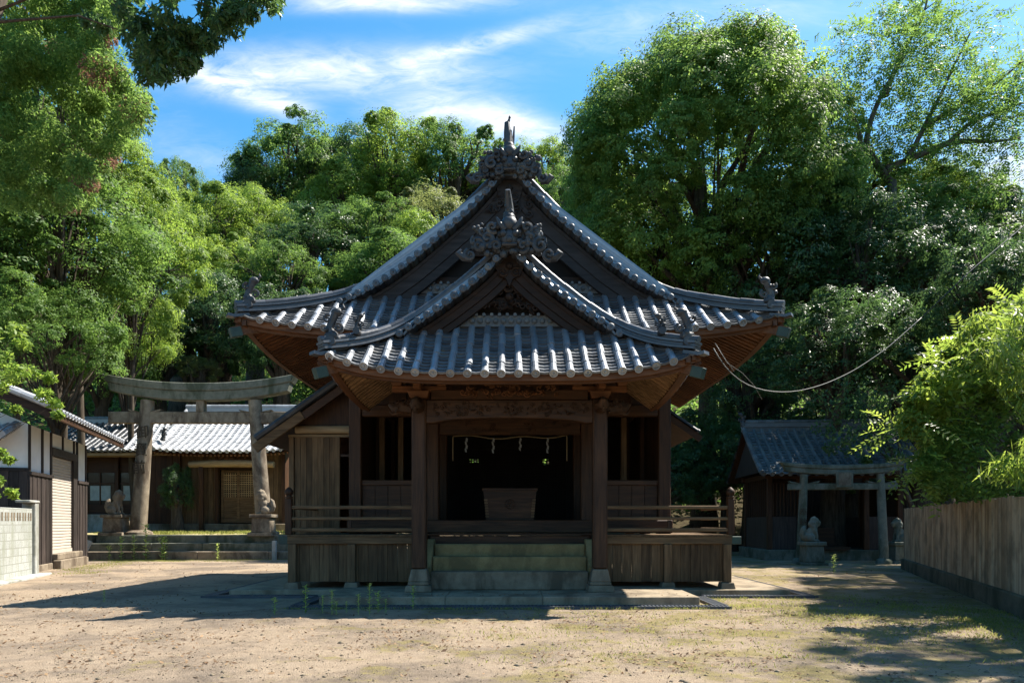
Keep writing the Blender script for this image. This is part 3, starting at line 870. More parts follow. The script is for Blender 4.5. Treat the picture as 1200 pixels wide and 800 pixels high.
# ---- side wings under lean-to roofs
P = lambda u, t: np.array((4.95-t, u, 3.95+.70*t))
mb = MB(); tiled(mb, P, list(np.arange(18.9, 22.5, .32)), lambda Y: 1.3, course=.2, seg=.33, rng=rng); mb.build('wing_roof_tiles', M['tile_dark'], hall)
mb = MB(); sheet(mb, P, np.linspace(18.7, 22.5, 3), lambda Y: 1.3, -.06, 2, -.05); mb.build('wing_soffit', M['wood_x'], hall, recalc=False)
mb = MB(); mb.bar(P(18.75, -.1)+(0,0,-.15), P(18.75, 1.3)+(0,0,-.15), .06, .16); mb.build('wing_bargeboard', M['wood_x'], hall)
for sg in (-1,):
    P = lambda u, t, sg=sg: np.array((sg*(5.95-t), u, 3.55+.70*t))
    mb = MB(); tiled(mb, P, list(np.arange(17.1, 22.5, .32)), lambda Y: 2.3, course=.2, seg=.33, rng=rng); mb.build('wing_roof_tiles', M['tile_dark'], hall)
    mb = MB(); round_row(mb, [P(16.90, -.12)+(0,0,.08), P(16.90, 2.35)+(0,0,.08)], .085, .3); mb.build('wing_verge_tiles', M['tile_dark'], hall)
    mb = MB(); sheet(mb, P, np.linspace(16.9, 22.5, 3), lambda Y: 2.35, -.06, 2, -.05); mb.build('wing_soffit', M['wood_x'], hall, recalc=False)
    mb = MB(); mb.bar(P(16.93, -.15)+(0,0,-.15), P(16.93, 1.0)+(0,0,-.15), .08, .22); mb.build('wing_bargeboard', M['old_x'], hall, bevel=.01)
    mb = MB(); mb.bar(P(16.97, .95)+(0,0,-.17), P(16.97, 2.4)+(0,0,-.15), .08, .20); mb.build('wing_bargeboard', M['wood_x'], hall, bevel=.01)
    yw = 17.45
    mb = MB()
    x0, x1 = 4.30, 5.30
    n = 7
    for k in range(n):
        w = (x1-x0)/n; q = sorted((sg*(x0+k*w+.004), sg*(x0+(k+1)*w-.004))); mb.box(q[0], q[1], yw-.012*rng.random(), yw+.04, .3, 3.66)
    mb.build('wing_boards', M['old_z'], hall)
    mb = MB(); q = sorted((sg*3.79, sg*5.45)); mb.box(q[0], q[1], yw-.02, yw+.05, 3.92, 4.9) if False else mb.prism([(sg*3.79,3.90),(sg*3.79,4.9),(sg*4.05,4.75),(sg*5.36,3.90)], yw-.01, yw+.05)
    mb.build('wing_gable', M['wood_z'], hall)
    mb = MB(); mb.tube([(sg*3.79, yw-.08, 3.80), (sg*5.25, yw-.08, 3.80)], [.11,.10], 10); mb.box(q[0], q[1]-(.1 if sg>0 else 0), yw-.05, yw+.03, 3.63, 3.685); mb.build('wing_log_beam', M['pale_x'], hall, smooth='auto')
    for x in (4.24, 5.37):
        mb = MB(); mb.box(sg*x-.06, sg*x+.06, yw-.06, yw+.06, .25, 3.63); mb.build('wing_post', M['old_z'], hall, bevel=.01)
    mb = MB(); q = sorted((sg*3.79, sg*4.18)); mb.box(q[0], q[1], yw-.02, yw+.02, 3.15, 3.21); mb.box(q[0], q[1], yw+1.6, yw+1.65, 1.3, 3.6); mb.build('wing_doorway', M['wood_x'], hall)
    mb = MB(); xx = sg*5.40
    for k in range(20): mb.box(xx-.02, xx+.02, yw+.06+k*.25, yw+.06+(k+1)*.25-.006, .3, 3.6)
    mb.build('wing_side_boards', M['old_z'], hall)
    mb = MB(); q = sorted((sg*3.7, sg*5.4)); mb.box(q[0], q[1], 22.3, 22.36, .3, 4.7); mb.build('wing_back_wall', M['wood_z'], hall)
mb = MB(); mb.box(-3.6, 3.6, 22.62, 22.7, .3, 6.4); mb.build('rear_wall', M['dark'], hall) if False else None

# ---- stone steps and platform
st = thing('stone_steps', 'three wide yellowish stone steps between cheek stones rising to the hall door', 'steps', (-.05, 14.5, .15))
for k, (y, z0, z1, m_) in enumerate(((14.50,.152,.53,'grey_stone'), (14.86,.152,.82,'step_stone'), (15.21,.152,1.07,'step_stone'))):
    mb = MB(); mb.box(-1.62, 1.62, y-14.5, y-14.5+.36 if k < 2 else 1.0, z0-.15, z1-.15); mb.build('step', M[m_], st, bevel=.02)
for sg in (-1, 1):
    mb = MB()
    a, b = sorted((sg*1.63, sg*1.80))
    prof = [(.15,.0),(.15,.45),(.80,1.02),(1.05,1.02),(1.05,.0)]
    vs_ = [(a, y, z) for y, z in prof]+[(b, y, z) for y, z in prof]; n = 5
    mb.add(vs_, [tuple(range(n)), tuple(range(2*n-1, n-1, -1))]+[(i, i+n, (i+1)%n+n, (i+1)%n) for i in range(n)])
    mb.build('cheek_stone', M['step_stone'], st, bevel=.015)
mb = MB(); mb.box(-1.75, 1.75, 15.6, 15.7, 1.0, 1.24); mb.box(-1.82, 1.82, 15.55, 16.44, 1.25, 1.29); mb.build('threshold', M['wood_x'], hall, bevel=.01)
pl = thing('stone_platform', 'low grey stone platform slab under the porch and verandas of the hall', 'platform', (-.05, 14, 0))
mb = MB()
for x0, x1 in ((-3.55,-1.2), (-1.195,.62), (.625,3.55)): mb.box(x0, x1, 13.2-14, 14.75-14, -.2, .15)
mb.box(-3.55, 3.55, 14.755-14, 22.5-14, -.2, .146)
mb.build('front_slab', M['slab'], pl, bevel=.012)
for sg in (-1, 1):
    mb = MB(); q = sorted((sg*3.56, sg*5.95)); mb.box(q[0], q[1], 15.0-14, 22.5-14, -.2, .11); mb.build('side_slab', M['slab'], pl, bevel=.012)
gu = thing('drain_grating', 'dark iron drain grating strip around the front of the stone platform', 'drain', (-.05, 0, 0))
def grate(x0, x1, y0, y1, along):
    mb = MB(); mb.box(x0, x1, y0, y1, -.1, .012)
    if along == 'x':
        for x in np.arange(x0+.03, x1-.02, .07): mb.box(x, x+.035, y0+.03, y1-.03, .013, .026)
        mb.box(x0, x1, y0, y0+.025, .013, .03); mb.box(x0, x1, y1-.025, y1, .013, .03)
    else:
        for y in np.arange(y0+.03, y1-.02, .07): mb.box(x0+.03, x1-.03, y, y+.035, .013, .026)
        mb.box(x0, x0+.025, y0, y1, .013, .03); mb.box(x1-.025, x1, y0, y1, .013, .03)
    mb.build('grating_panel', M['iron'], gu)
grate(-4.0, 4.0, 12.72, 12.98, 'x')
for sg in (-1, 1):
    q = sorted((sg*3.74, sg*4.0)); grate(q[0], q[1], 12.985, 14.55, 'y')
    q = sorted((sg*4.005, sg*6.35)); grate(q[0], q[1], 14.55, 14.80, 'x')
    q = sorted((sg*6.10, sg*6.35)); grate(q[0], q[1], 14.805, 20, 'y')

# ---- things in the hall
ob = thing('offering_box', 'wide brown wooden offering box flaring at the top, inside the hall doorway', 'offering box', (-.05, 17.2, 1.59))
mb = MB(); n = 10
prof = [(.575+.065*(k/n)**1.6, .05+.65*k/n) for k in range(n+1)]
for (x0, z0), (x1, z1) in zip(prof[:-1], prof[1:]):
    mb.add([(-x0,-.30,z0),(x0,-.30,z0),(x0,.30,z0),(-x0,.30,z0),(-x1,-.30,z1),(x1,-.30,z1),(x1,.30,z1),(-x1,.30,z1)], [(0,1,5,4),(1,2,6,5),(2,3,7,6),(3,0,4,7)])
mb.box(-.57,.57,-.29,.29,.0,.05); mb.build('box_body', M['wood_x'], ob)
for sg in (-1, 1):
    mb = MB()
    for k in range(7): x, z = prof[k+1][0], prof[k+1][1]; mb.box(min(sg*(x-.075), sg*(x+.006)), max(sg*(x-.075), sg*(x+.006)), -.315, -.298, z-.05, z-.005)
    mb.build('corner_joints', M['old_x'], ob)
mb = MB(); mb.box(-.66,.66,-.33,-.25,.70,.76); mb.box(-.66,.66,.25,.33,.70,.76); mb.box(-.66,-.58,-.248,.248,.70,.76); mb.box(.58,.66,-.248,.248,.70,.76)
for y in np.arange(-.2,.21,.1): mb.box(-.578,.578,y-.018,y+.018,.705,.75)
mb.build('slatted_top', M['wood_x'], ob, bevel=.006)
mb = MB()
mb.tube([(.11*math.cos(a), -.306, .38+.11*math.sin(a)) for a in np.linspace(0, 2*PI, 25)], .014, 6)
for k in range(3):
    a = PI/2+k*2*PI/3; mb.ball((.05*math.cos(a), -.302, .38+.05*math.sin(a)), .042, 8, 6, (1,.3,1))
mb.build('crest', M['wood_x'], ob)
ro = thing('sacred_rope', 'thin straw rope with hanging white paper zigzags across the dark hall doorway', 'sacred rope', (-.05, 16.9, 3.55))
mb = MB()
pts = [(-1.36,0,-.55),(-1.36,0,.02)]+[(x,0,.05+.03*math.sin(x*5)-.05*(1-(x/1.36)**2)) for x in np.linspace(-1.34,1.34,20)]+[(1.36,0,.02),(1.36,0,-.55)]
mb.tube(pts, .016, 6); mb.build('rope', M['straw'], ro, smooth=True)
for px, hh in ((546, .34), (577.5, .36), (609, .30), (641, .36)):
    x = (px-597)*16.9/F; mb = MB(); z = 0.0; w = .022
    for k in range(4):
        dx = .016*(-1)**k
        mb.add([(x-w+dx, -.02-.01*k, z), (x+w+dx, -.02-.01*k, z-.02), (x+w+dx*.2, -.03-.01*k, z-hh/4-.02), (x-w+dx*.2, -.03-.01*k, z-hh/4)], [(0,1,2,3)]); z -= hh/4
    mb.build('paper_streamer', M['paper'], ro, recalc=False)
# ------------------------------------------------------------------ ground
def vnoise(x, y, s, seed=0):
    """smooth value noise on arrays"""
    x = np.asarray(x)*s+seed*17.3; y = np.asarray(y)*s+seed*9.1
    def h(i, j): return np.modf(np.abs(np.sin(i*127.1+j*311.7+seed*3.7)*43758.5453))[0]
    i, j = np.floor(x), np.floor(y); fx, fy = x-i, y-j
    fx = fx*fx*(3-2*fx); fy = fy*fy*(3-2*fy)
    return (h(i,j)*(1-fx)+h(i+1,j)*fx)*(1-fy)+(h(i,j+1)*(1-fx)+h(i+1,j+1)*fx)*fy
def ss(x, a, b):
    t = np.clip((x-a)/(b-a), 0, 1); return t*t*(3-2*t)
def hill(x, y):
    x = np.asarray(x, float); y = np.asarray(y, float)
    y0 = 44-ss(x, -4, 8)*7
    r = np.minimum(np.maximum(y-y0, 0)*.46, 21+.04*np.maximum(y-y0, 0))
    xf = 8.3+(np.clip(y, 5, 40)-11.5)*.387
    r = r + np.minimum(np.maximum(x-xf-.8, 0)*.30, 8)
    r = r + np.minimum(np.maximum(-20.5-.25*np.maximum(y-18, 0)-x, 0)*.28, 8)
    return r
def gz(x, y):
    und = (vnoise(x, y, .5, 1)-.5)*.05+(vnoise(x, y, 2.2, 2)-.5)*.018+(vnoise(x, y, 7, 3)-.5)*.012
    px = np.abs(np.asarray(x)+.05); py = np.asarray(y)
    flat = 1-ss(6.8-px, 0, .8)*ss(py, 11.9, 12.6)
    return hill(x, y)+und*flat+(1-flat)*(-.02)
xs = np.r_[np.linspace(-700,-80,12), np.linspace(-74,-24,26), np.linspace(-23,16,270), np.linspace(17,60,26), np.linspace(66,700,12)]
ys = np.r_[np.linspace(-300,-10,10), np.linspace(-6,4,8), np.linspace(4.5,26,190), np.linspace(26.4,48,60), np.linspace(49,140,50), np.linspace(150,800,14)]
XX, YY = np.meshgrid(xs, ys)
ZZ = gz(XX, YY)
nx, ny_ = len(xs), len(ys)
V = np.stack([XX.ravel(), YY.ravel(), ZZ.ravel()], 1)
I = (np.arange(ny_-1)[:, None]*nx+np.arange(nx-1)[None]).ravel()
Q = np.stack([I, I+1, I+nx+1, I+nx], 1)
t = NT('sandy yard soil')
co = t.coord((1,1,1))
pe = t.noise(co, 55, 3, .7); me_ = t.noise(co, 6, 6, .65); bi = t.noise(co, .55, 5, .62, .3); mo = t.noise(co, 1.1, 6, .72, .2); gr = t.noise(co, 160, 2, .6)
soil = t.ramp(t.math('ADD', t.math('ADD', t.math('MULTIPLY', me_, .45), t.math('MULTIPLY', pe, .35)), t.math('MULTIPLY', gr, .2)), [(.32, (.195,.142,.095)), (.48, (.345,.265,.186)), (.68, (.44,.345,.25))])
grey = t.ramp(t.math('ADD', t.math('MULTIPLY', me_, .5), t.math('MULTIPLY', pe, .5)), [(.3, (.10,.08,.062)), (.7, (.27,.215,.165))])
soil = t.mix(t.ramp(bi, [(.44, (0,0,0)), (.60, (.85,)*3)]), soil, grey)
moss = t.ramp(t.math('ADD', me_, t.math('MULTIPLY', pe, .3)), [(.4, (.15,.12,.04)), (.8, (.29,.24,.09))])
sx = t.n('ShaderNodeSeparateXYZ'); t.l(t.n('ShaderNodeNewGeometry').outputs['Position'], sx.inputs[0])
# moss grows on the damp side of the yard, right of the steps
mk = t.math('ADD', mo, t.math('MULTIPLY', t.math('MINIMUM', t.math('MAXIMUM', t.math('MULTIPLY', sx.outputs[0], .02), -.12), .05), 1.0))
mk = t.math('ADD', mk, t.math('ADD', t.math('MULTIPLY', t.math('SUBTRACT', pe, .5), .45), t.math('MULTIPLY', t.math('SUBTRACT', me_, .5), .3)))
soil = t.mix(t.ramp(mk, [(.53, (0,0,0)), (.60, (.75,)*3)]), soil, moss)
forest = t.ramp(t.math('ADD', t.math('MULTIPLY', me_, .7), t.math('MULTIPLY', pe, .3)), [(.3, (.030,.022,.012)), (.55, (.075,.058,.030)), (.75, (.06,.085,.025))])
hm = t.n('ShaderNodeMapRange'); hm.inputs[1].default_value = .25; hm.inputs[2].default_value = 1.0
t.l(sx.outputs[2], hm.inputs[0])
soil = t.mix(hm.outputs[0], soil, forest)
t.bump(t.math('ADD', t.math('ADD', pe, t.math('MULTIPLY', me_, 1.5)), t.math('MULTIPLY', gr, .5)), .9, .045)
M['soil'] = t.set(soil, .95, .1)
tag(np_mesh('ground', V, Q, M['soil'], smooth=True), kind='structure')
# terrace of the side shrine
mb = MB()
tx = np.linspace(-27, -7.5, 60); ty = np.linspace(30.2, 47, 40)
vs_ = [(x, y, 1.0+float((vnoise(x, y, .8, 5)-.5)*.09)) for y in ty for x in tx]
mb.add(vs_, [(j*60+i, j*60+i+1, (j+1)*60+i+1, (j+1)*60+i) for j in range(39) for i in range(59)])
t = NT('terrace soil')
co = t.coord(); n_ = t.noise(co, 1.4, 6, .7); p_ = t.noise(co, 30, 3, .6)
c = t.mix(t.ramp(t.math('ADD', n_, t.math('MULTIPLY', p_, .2)), [(.48, (0,0,0)), (.66, (1,1,1))]), t.ramp(p_, [(.3, (.32,.25,.16)), (.7, (.52,.42,.29))]), t.ramp(p_, [(.3, (.14,.15,.035)), (.7, (.28,.26,.08))]))
t.bump(p_, .6, .03)
tag(mb.build('terrace', t.set(c, .95, .1), recalc=False), kind='structure')
mb = MB(); mb.box(-27, -17.75, 29.9, 30.25, -.1, .98); tag(mb.build('retaining_wall', M['mossy_stone'], bevel=.03), 'low mossy stone retaining wall between the shed and the long steps', 'retaining wall')
ls = thing('terrace_steps', 'three long grey stone steps leading up to the leaning stone torii gate', 'steps', (-13, 29.9, 0))
for k, (y, z) in enumerate(((28.95,.33), (29.4,.66), (29.85,.985))):
    mb = MB(); x = -4.55
    for w in (2.6, 2.1, 2.9, 2.4):
        if x > 4.8: break
        mb.box(x, min(x+w, 5.2)-.012, y-29.9, y-29.9+(.46 if k < 2 else .4), -.1, z+.008*math.sin(x*3)); x += w
    mb.build('step', M['mossy_stone' if k else 'granite'], ls, bevel=.02)
mb = MB(); mb.bar((-17.65, 28.75, -.05), (-17.35, 29.0, .80), .14, .36, (1,0,0)); tag(mb.build('leaning_slab', M['concrete'], bevel=.02), 'short pale stone slab leaning at the left end of the long steps', 'stone slab')
mb = MB(); mb.box(-9.72, -9.56, 28.66, 28.80, -.1, .78); tag(mb.build('stone_post', M['concrete'], bevel=.015), 'thin pale stone post standing at the right end of the long steps', 'stone post')

# ------------------------------------------------------------------ torii gates
def torii(label, loc, rz, mat, b_half, t_half, h_col, r0, r1, k_half, k_h, k_d, tip, n_half, n_z, n_h, n_d, text=None, plaque=False):
    T = thing('torii_gate', label, 'torii gate', loc, rz)
    for s in (-1, 1):
        mb = MB()
        n = 10; pts = []; rad = []
        for k in range(n+1):
            f_ = k/n; pts.append((s*(b_half+(t_half-b_half)*f_), 0, h_col*f_)); rad.append(r0+(r1-r0)*f_)
        mb.tube(pts, rad, 24); col = mb.build('column', M[mat], T, smooth='auto')
        mb = MB(); mb.lathe(s*b_half, 0, [(r0*1.75,-.05),(r0*1.7,.10),(r0*1.35,.17),(r0*1.02,.20)], 20); mb.build('column_foot', M[mat], T, smooth='auto')
        if text:
            for i, ch in enumerate(text[0 if s < 0 else 1]):
                cu = bpy.data.curves.new('lettering', 'FONT'); cu.body = ch; cu.size = text[2]; cu.align_x = 'CENTER'; cu.align_y = 'CENTER'; cu.extrude = .012
                tmp = bpy.data.objects.new('lettering', cu); scene.collection.objects.link(tmp)
                bpy.context.view_layer.update()
                me = bpy.data.meshes.new_from_object(tmp.evaluated_get(bpy.context.evaluated_depsgraph_get()))
                bpy.data.objects.remove(tmp); bpy.data.curves.remove(cu)
                o = bpy.data.objects.new('inscription', me); scene.collection.objects.link(o)
                z = text[3]-i*text[2]*1.22; f_ = z/h_col
                o.location = (s*(b_half+(t_half-b_half)*f_), -(r0+(r1-r0)*f_)+.004, z); o.rotation_euler = (R(90), -s*math.atan((b_half-t_half)/h_col)*-1, 0)
                me.materials.clear(); me.materials.append(M['carved']); o.parent = col
        mb = MB(); f_ = n_z/h_col; xc = s*(b_half+(t_half-b_half)*f_)
        for q in (-1, 1):
            rr = r0+(r1-r0)*f_; mb.prism([(xc+q*rr*.9, n_z+n_h*.5), (xc+q*(rr+.42), n_z+n_h*.5+.10), (xc+q*(rr+.34), n_z+n_h*.5+.0), (xc+q*(rr+.30), n_z+n_h*.5-.0), (xc+q*rr*.9, n_z+n_h*.5-.02)][:3]+[(xc+q*rr*.9, n_z+n_h*.5+.02)][:0], -n_d*.6, n_d*.6)
        mb.build('wedge', M[mat], T, bevel=.01)
    N = 20
    zc = lambda x: tip*(abs(x)/k_half)**2.2
    mb = MB()
    xs_ = np.linspace(-k_half, k_half, N)
    up = [(x*1.0, h_col+zc(x)+k_h) for x in xs_]; lo = [(x*.955, h_col+zc(x)+k_h*.52) for x in xs_[::-1]]
    mb.prism(up+lo, -k_d*.5, k_d*.5); mb.build('top_lintel', M['mossy_stone'], T, bevel=.03)  # darker greenish stone; on the granite gate it carries the lintel's shade
    mb = MB()
    up = [(x*.945, h_col+zc(x)+k_h*.515) for x in xs_]; lo = [(x*.915, h_col+zc(x)-.02) for x in xs_[::-1]]
    mb.prism(up+lo, -k_d*.40, k_d*.40); mb.build('lower_lintel', M['mossy_stone'], T, bevel=.02)
    mb = MB(); mb.box(-n_half, n_half, -n_d*.5, n_d*.5, n_z-n_h*.5, n_z+n_h*.5); mb.build('tie_beam', M[mat], T, bevel=.025)
    mb = MB(); mb.box(-.17, .17, -n_d*.55, n_d*.55, n_z+n_h*.5+.002, h_col+.01); mb.build('strut', M[mat], T, bevel=.02)
    if plaque:
        mb = MB(); mb.box(-.30, .30, -.30, -.22, n_z-.05, h_col+.10); p = mb.build('plaque', M[mat], T, bevel=.02)
        mb = MB(); mb.box(-.22, .22, -.31, -.302, n_z+.03, h_col+.02); mb.build('plaque_panel', M['granite'], p)
        for s in (-1,1):
            mb = MB(); mb.box(-.18, .18, -.318, -.312, n_z+.35+s*.15-.02, n_z+.35+s*.15+.03); 
    return T
torii('tall weathered stone torii gate with leaning columns on the terrace beside the shed', (-13.42, 30.6, 1.0), R(1.0), 'granite', 2.72, 2.30, 5.78, .345, .275, 4.12, .70, .74, .40, 3.92, 5.03, .50, .32, ('御寶前', '', .62, 4.35))
torii('low mossy stone torii gate with a plaque in front of the small dark shrine', (12.3, 26.4, 0), R(-6), 'mossy_stone', 1.50, 1.36, 3.32, .17, .14, 2.25, .34, .36, .14, 1.95, 2.86, .24, .2, ('奉納', '', .30, 1.9), plaque=True)

# ------------------------------------------------------------------ stone lion dogs
def lion_dog(label, loc, face, scale, ped_w, ped_h, mat='granite', group='stone lion dogs guarding the torii gates'):
    T = thing('stone_lion_dog', label, 'stone guardian', loc, 0 if face > 0 else PI, group)
    mb = MB(); w = ped_w
    mb.box(-w*.64, w*.64, -w*.64, w*.64, -.05, .10); mb.build('plinth', M[mat], T, bevel=.015)
    mb = MB(); mb.frustum(0, 0, .102, ped_h-.14, w*.50, w*.46); ped = mb.build('pedestal', M[mat], T, bevel=.02)
    mb = MB(); mb.box(-w*.58, w*.58, -w*.56, w*.56, ped_h-.138, ped_h); mb.build('pedestal_cap', M[mat], ped, bevel=.02)
    mb = MB(); h = scale; z = ped_h-.02*h
    B = lambda x, y, zz, r, sc=(1,1,1): mb.ball((x*h, y*h, z+zz*h), r*h, 12, 9, sc)
    B(-.20,0,.17,.20,(1.1,1,.9)); B(-.08,0,.32,.19,(1,.9,1.1)); B(.06,0,.46,.19,(.95,.95,1.1)); B(.10,0,.62,.17)
    B(.15,0,.76,.17,(1,1,.95)); B(.28,0,.72,.11,(1.1,1,.75)); B(.30,0,.66,.08); B(.05,0,.80,.13); B(.0,0,.66,.16); B(.12,0,.89,.07)
    for s in (-1, 1):
        B(.12,s*.12,.84,.055,(1,.7,1.3)); B(-.12,s*.17,.16,.15,(1.3,.7,1)); B(.04,s*.17,.05,.07,(1.6,.9,.7))
        mb.tube([(.10*h,s*.11*h,z+.42*h),(.17*h,s*.12*h,z+.22*h),(.17*h,s*.12*h,z+.06*h)], [.085*h,.065*h,.055*h], 10); B(.21,s*.12,.045,.065,(1.5,1,.7))
        B(.04,s*.12,.70,.08); B(.02,s*.12,.58,.08)
    mb.tube([(-.36*h,0,z+.12*h),(-.42*h,0,z+.30*h),(-.38*h,0,z+.50*h),(-.30*h,0,z+.60*h)], [.09*h,.12*h,.10*h,.03*h], 10)
    B(-.46,0,.36,.07); B(-.33,0,.44,.08)
    o = mb.build('lion_body', M[mat], T, smooth=True)
    o.scale = (1.0, 1.0, 1.0); o.data.transform(Matrix.Translation((0,0,z)) @ Matrix.Diagonal((.95,1,1.14,1)) @ Matrix.Translation((0,0,-z)))
    r = o.modifiers.new('skin', 'REMESH'); r.mode = 'VOXEL'; r.voxel_size = .028*h; r.use_smooth_shade = True
    return T
lion_dog('stone lion dog on a square pedestal left of the leaning stone torii', (-16.95, 30.35, 1.0), 1, 1.0, .80, .86)
lion_dog('stone lion dog on a pedestal in front of the right column of the leaning torii', (-10.52, 30.0, 1.0), -1, 1.0, .80, .86)
lion_dog('mossy stone lion dog on a pedestal before the left column of the low torii', (10.75, 25.4, 0.0), 1, .85, .66, .84, 'mossy_stone')
lion_dog('mossy stone lion dog beside the right column of the low torii near the wooden fence', (14.55, 26.6, 0.0), -1, .85, .66, .80, 'mossy_stone')

# ------------------------------------------------------------------ side shrine and its neighbours
rng = random.Random(21)
sh = thing('side_shrine', 'small timber side shrine with sunlit silver tile roof behind the leaning torii', 'shrine', (-14.45, 36.5, 1.0))
mb = MB(); mb.box(-3.0, 3.1, -.45, 4.2, -.2, .45); mb.build('stone_base', M['grey_stone'], sh, bevel=.03)
for x0, x1 in ((-2.65,-.62), (1.35,2.7)):
    mb = MB(); n = int((x1-x0)/.26)
    for k in range(n):
        w = (x1-x0)/n; mb.box(x0+k*w+.008, x0+(k+1)*w-.008, -.02*rng.random()-.0, .06, .45, 4.2)
    mb.build('wall_boards', M['old_z'], sh)
mb = MB(); mb.box(-2.65, 2.7, .02, 3.8, 3.3, 3.4); mb.box(-2.7,-2.6,.1,3.8,.45,4.2); mb.box(2.65,2.75,.1,3.8,.45,4.2); mb.box(-2.7,2.75,3.7,3.8,.45,4.2); mb.box(-.62,1.35,-.02,.06,3.25,4.2); mb.build('walls', M['wood_z'], sh)
for x in (-2.68,-.72,1.44,2.72):
    mb = MB(); mb.box(x-.09, x+.09, -.14, .04, .45, 4.2); mb.build('post', M['wood_z'], sh, bevel=.015)
for x in (-1.15, 1.9):
    mb = MB(); mb.box(x-.10, x+.10, -1.02, -.84, -.0, 3.3); mb.build('porch_post', M['wood_z'], sh, bevel=.015)
mb = MB(); mb.tube([(-1.75,-.93,3.42),(-.4,-.93,3.47),(1.1,-.93,3.47),(2.5,-.93,3.42)], [.16,.19,.19,.16], 10); mb.build('porch_beam', M['pale_x'], sh, smooth='auto')
mb = MB(); carving(mb, .35, -.95, 3.78, 1.6, .35, rng, .08, .9); mb.build('porch_carving', M['eave_x'], sh, smooth='auto')
dr = None
mb = MB(); mb.box(-.52, 1.25, .0, .05, .5, 1.75)
for x in (-.52, .3, 1.12): mb.box(x, x+.13, -.06, .0, .5, 3.2)
mb.box(-.52,1.25,-.055,-.003,3.06,3.2); mb.box(-.52,1.25,-.05,-.004,1.70,1.82); mb.box(-.52,1.25,-.05,-.004,.5,.66); dr = mb.build('lattice_door', M['old_x'], sh)
mb = MB()
for x in np.arange(-.38, 1.12, .115): mb.box(x-.022, x+.022, -.04, -.01, 1.82, 3.06)
for z in np.arange(1.9, 3.05, .115): mb.box(-.4, 1.14, -.045, -.012, z-.02, z+.02)
mb.build('lattice', M['pale_x'], dr)
mb = MB(); mb.box(-.5, 1.25, .3, .34, 1.8, 3.1); mb.build('dark_recess', M['dark'], dr)
P = lambda u, t: np.array((u, -1.35+t, 4.02+.42*t+.055*t*t+.16*(abs(u)/3.4)**4))
mb = MB(); tiled(mb, P, list(np.arange(-3.3, 3.5, .33)), lambda u: 3.9, r=.085, course=.16, seg=.36, rng=rng); mb.build('roof_tiles', M['tile_side'], sh)
Pb = lambda u, t: np.array((u, 6.45-t, 4.02+.42*t+.055*t*t))
mb = MB(); tiled(mb, Pb, list(np.arange(-3.3, 3.5, .33)), lambda u: 3.9, r=.085, course=.2, seg=.36, rng=rng); mb.build('rear_roof_tiles', M['tile_side'], sh)
mb = MB(); sheet(mb, P, np.linspace(-3.4,3.5,12), lambda u: 3.9, -.1, 6); sheet(mb, Pb, np.linspace(-3.4,3.5,12), lambda u: 3.9, -.1, 6); mb.build('soffit', M['eave_y'], sh, recalc=False)
mb = MB()
for x in np.arange(-3.3, 3.5, .2): mb.bar(P(x, .02)+(0,0,-.2), P(x, 1.4)+(0,0,-.2), .08, .10)
mb.build('rafters', M['eave_y'], sh)
for s in (-1, 1):
    mb = MB(); xx = 3.42*s+(.05 if s > 0 else 0)
    for Pq, sg in ((P,1),(Pb,-1)):
        mb = MB(); round_row(mb, [Pq(xx, a)+(0,0,.10) for a in np.linspace(-.05,3.9,12)], .10, .33); mb.build('verge_tiles', M['tile_side'], sh)
    mb = MB(); mb.prism([(0,0),(0,0),(0,0)],0,0) if False else None
    pts = [P(xx, a)+(0,0,-.22) for a in np.linspace(0,3.9,8)]
    mb.sweep(pts, [(-.04,-.12),(.04,-.12),(.04,.1),(-.04,.1)], (1,0,0)); mb.build('bargeboard', M['wood_y'], sh)
mb = MB()
for k, wd in enumerate((.2,.15,.2,.16)): mb.box(-3.45, 3.55, 2.55-wd, 2.55+wd, 6.40+k*.1, 6.49+k*.1)
rd = mb.build('ridge', M['tile_side'], sh); mb = MB(); round_row(mb, [(-3.5,2.55,6.88),(3.6,2.55,6.88)], .11, .36); mb.build('ridge_cap_tiles', M['tile_side'], rd)
# low joining roof on its left
Pj = lambda u, t: np.array((u, -.55+t, 4.12+.62*t+.10*t*t+.20*max(0,(-u-3.3))*.2))
mb = MB(); tiled(mb, Pj, list(np.arange(-5.2,-3.3,.31)), lambda u: 1.9, r=.08, course=.15, seg=.36, rng=rng); mb.build('joining_roof_tiles', M['tile_side'], sh)
mb = MB(); sheet(mb, Pj, np.linspace(-5.3,-3.3,5), lambda u: 1.9, -.08, 4); mb.build('joining_soffit', M['eave_y'], sh, recalc=False)
mb = MB(); corner_figure(mb, (-3.15, -.75, 4.75), 1, .55, rng); mb.build('ridge_ornament', M['tile_dark'], sh, smooth='auto')
mb = MB()
for s in np.arange(-5.2,-3.0,.3): mb.box(s, s+.29, .75-.03*rng.random(), .82, .45, 4.4)
mb.build('joining_wall', M['wood_z'], sh)
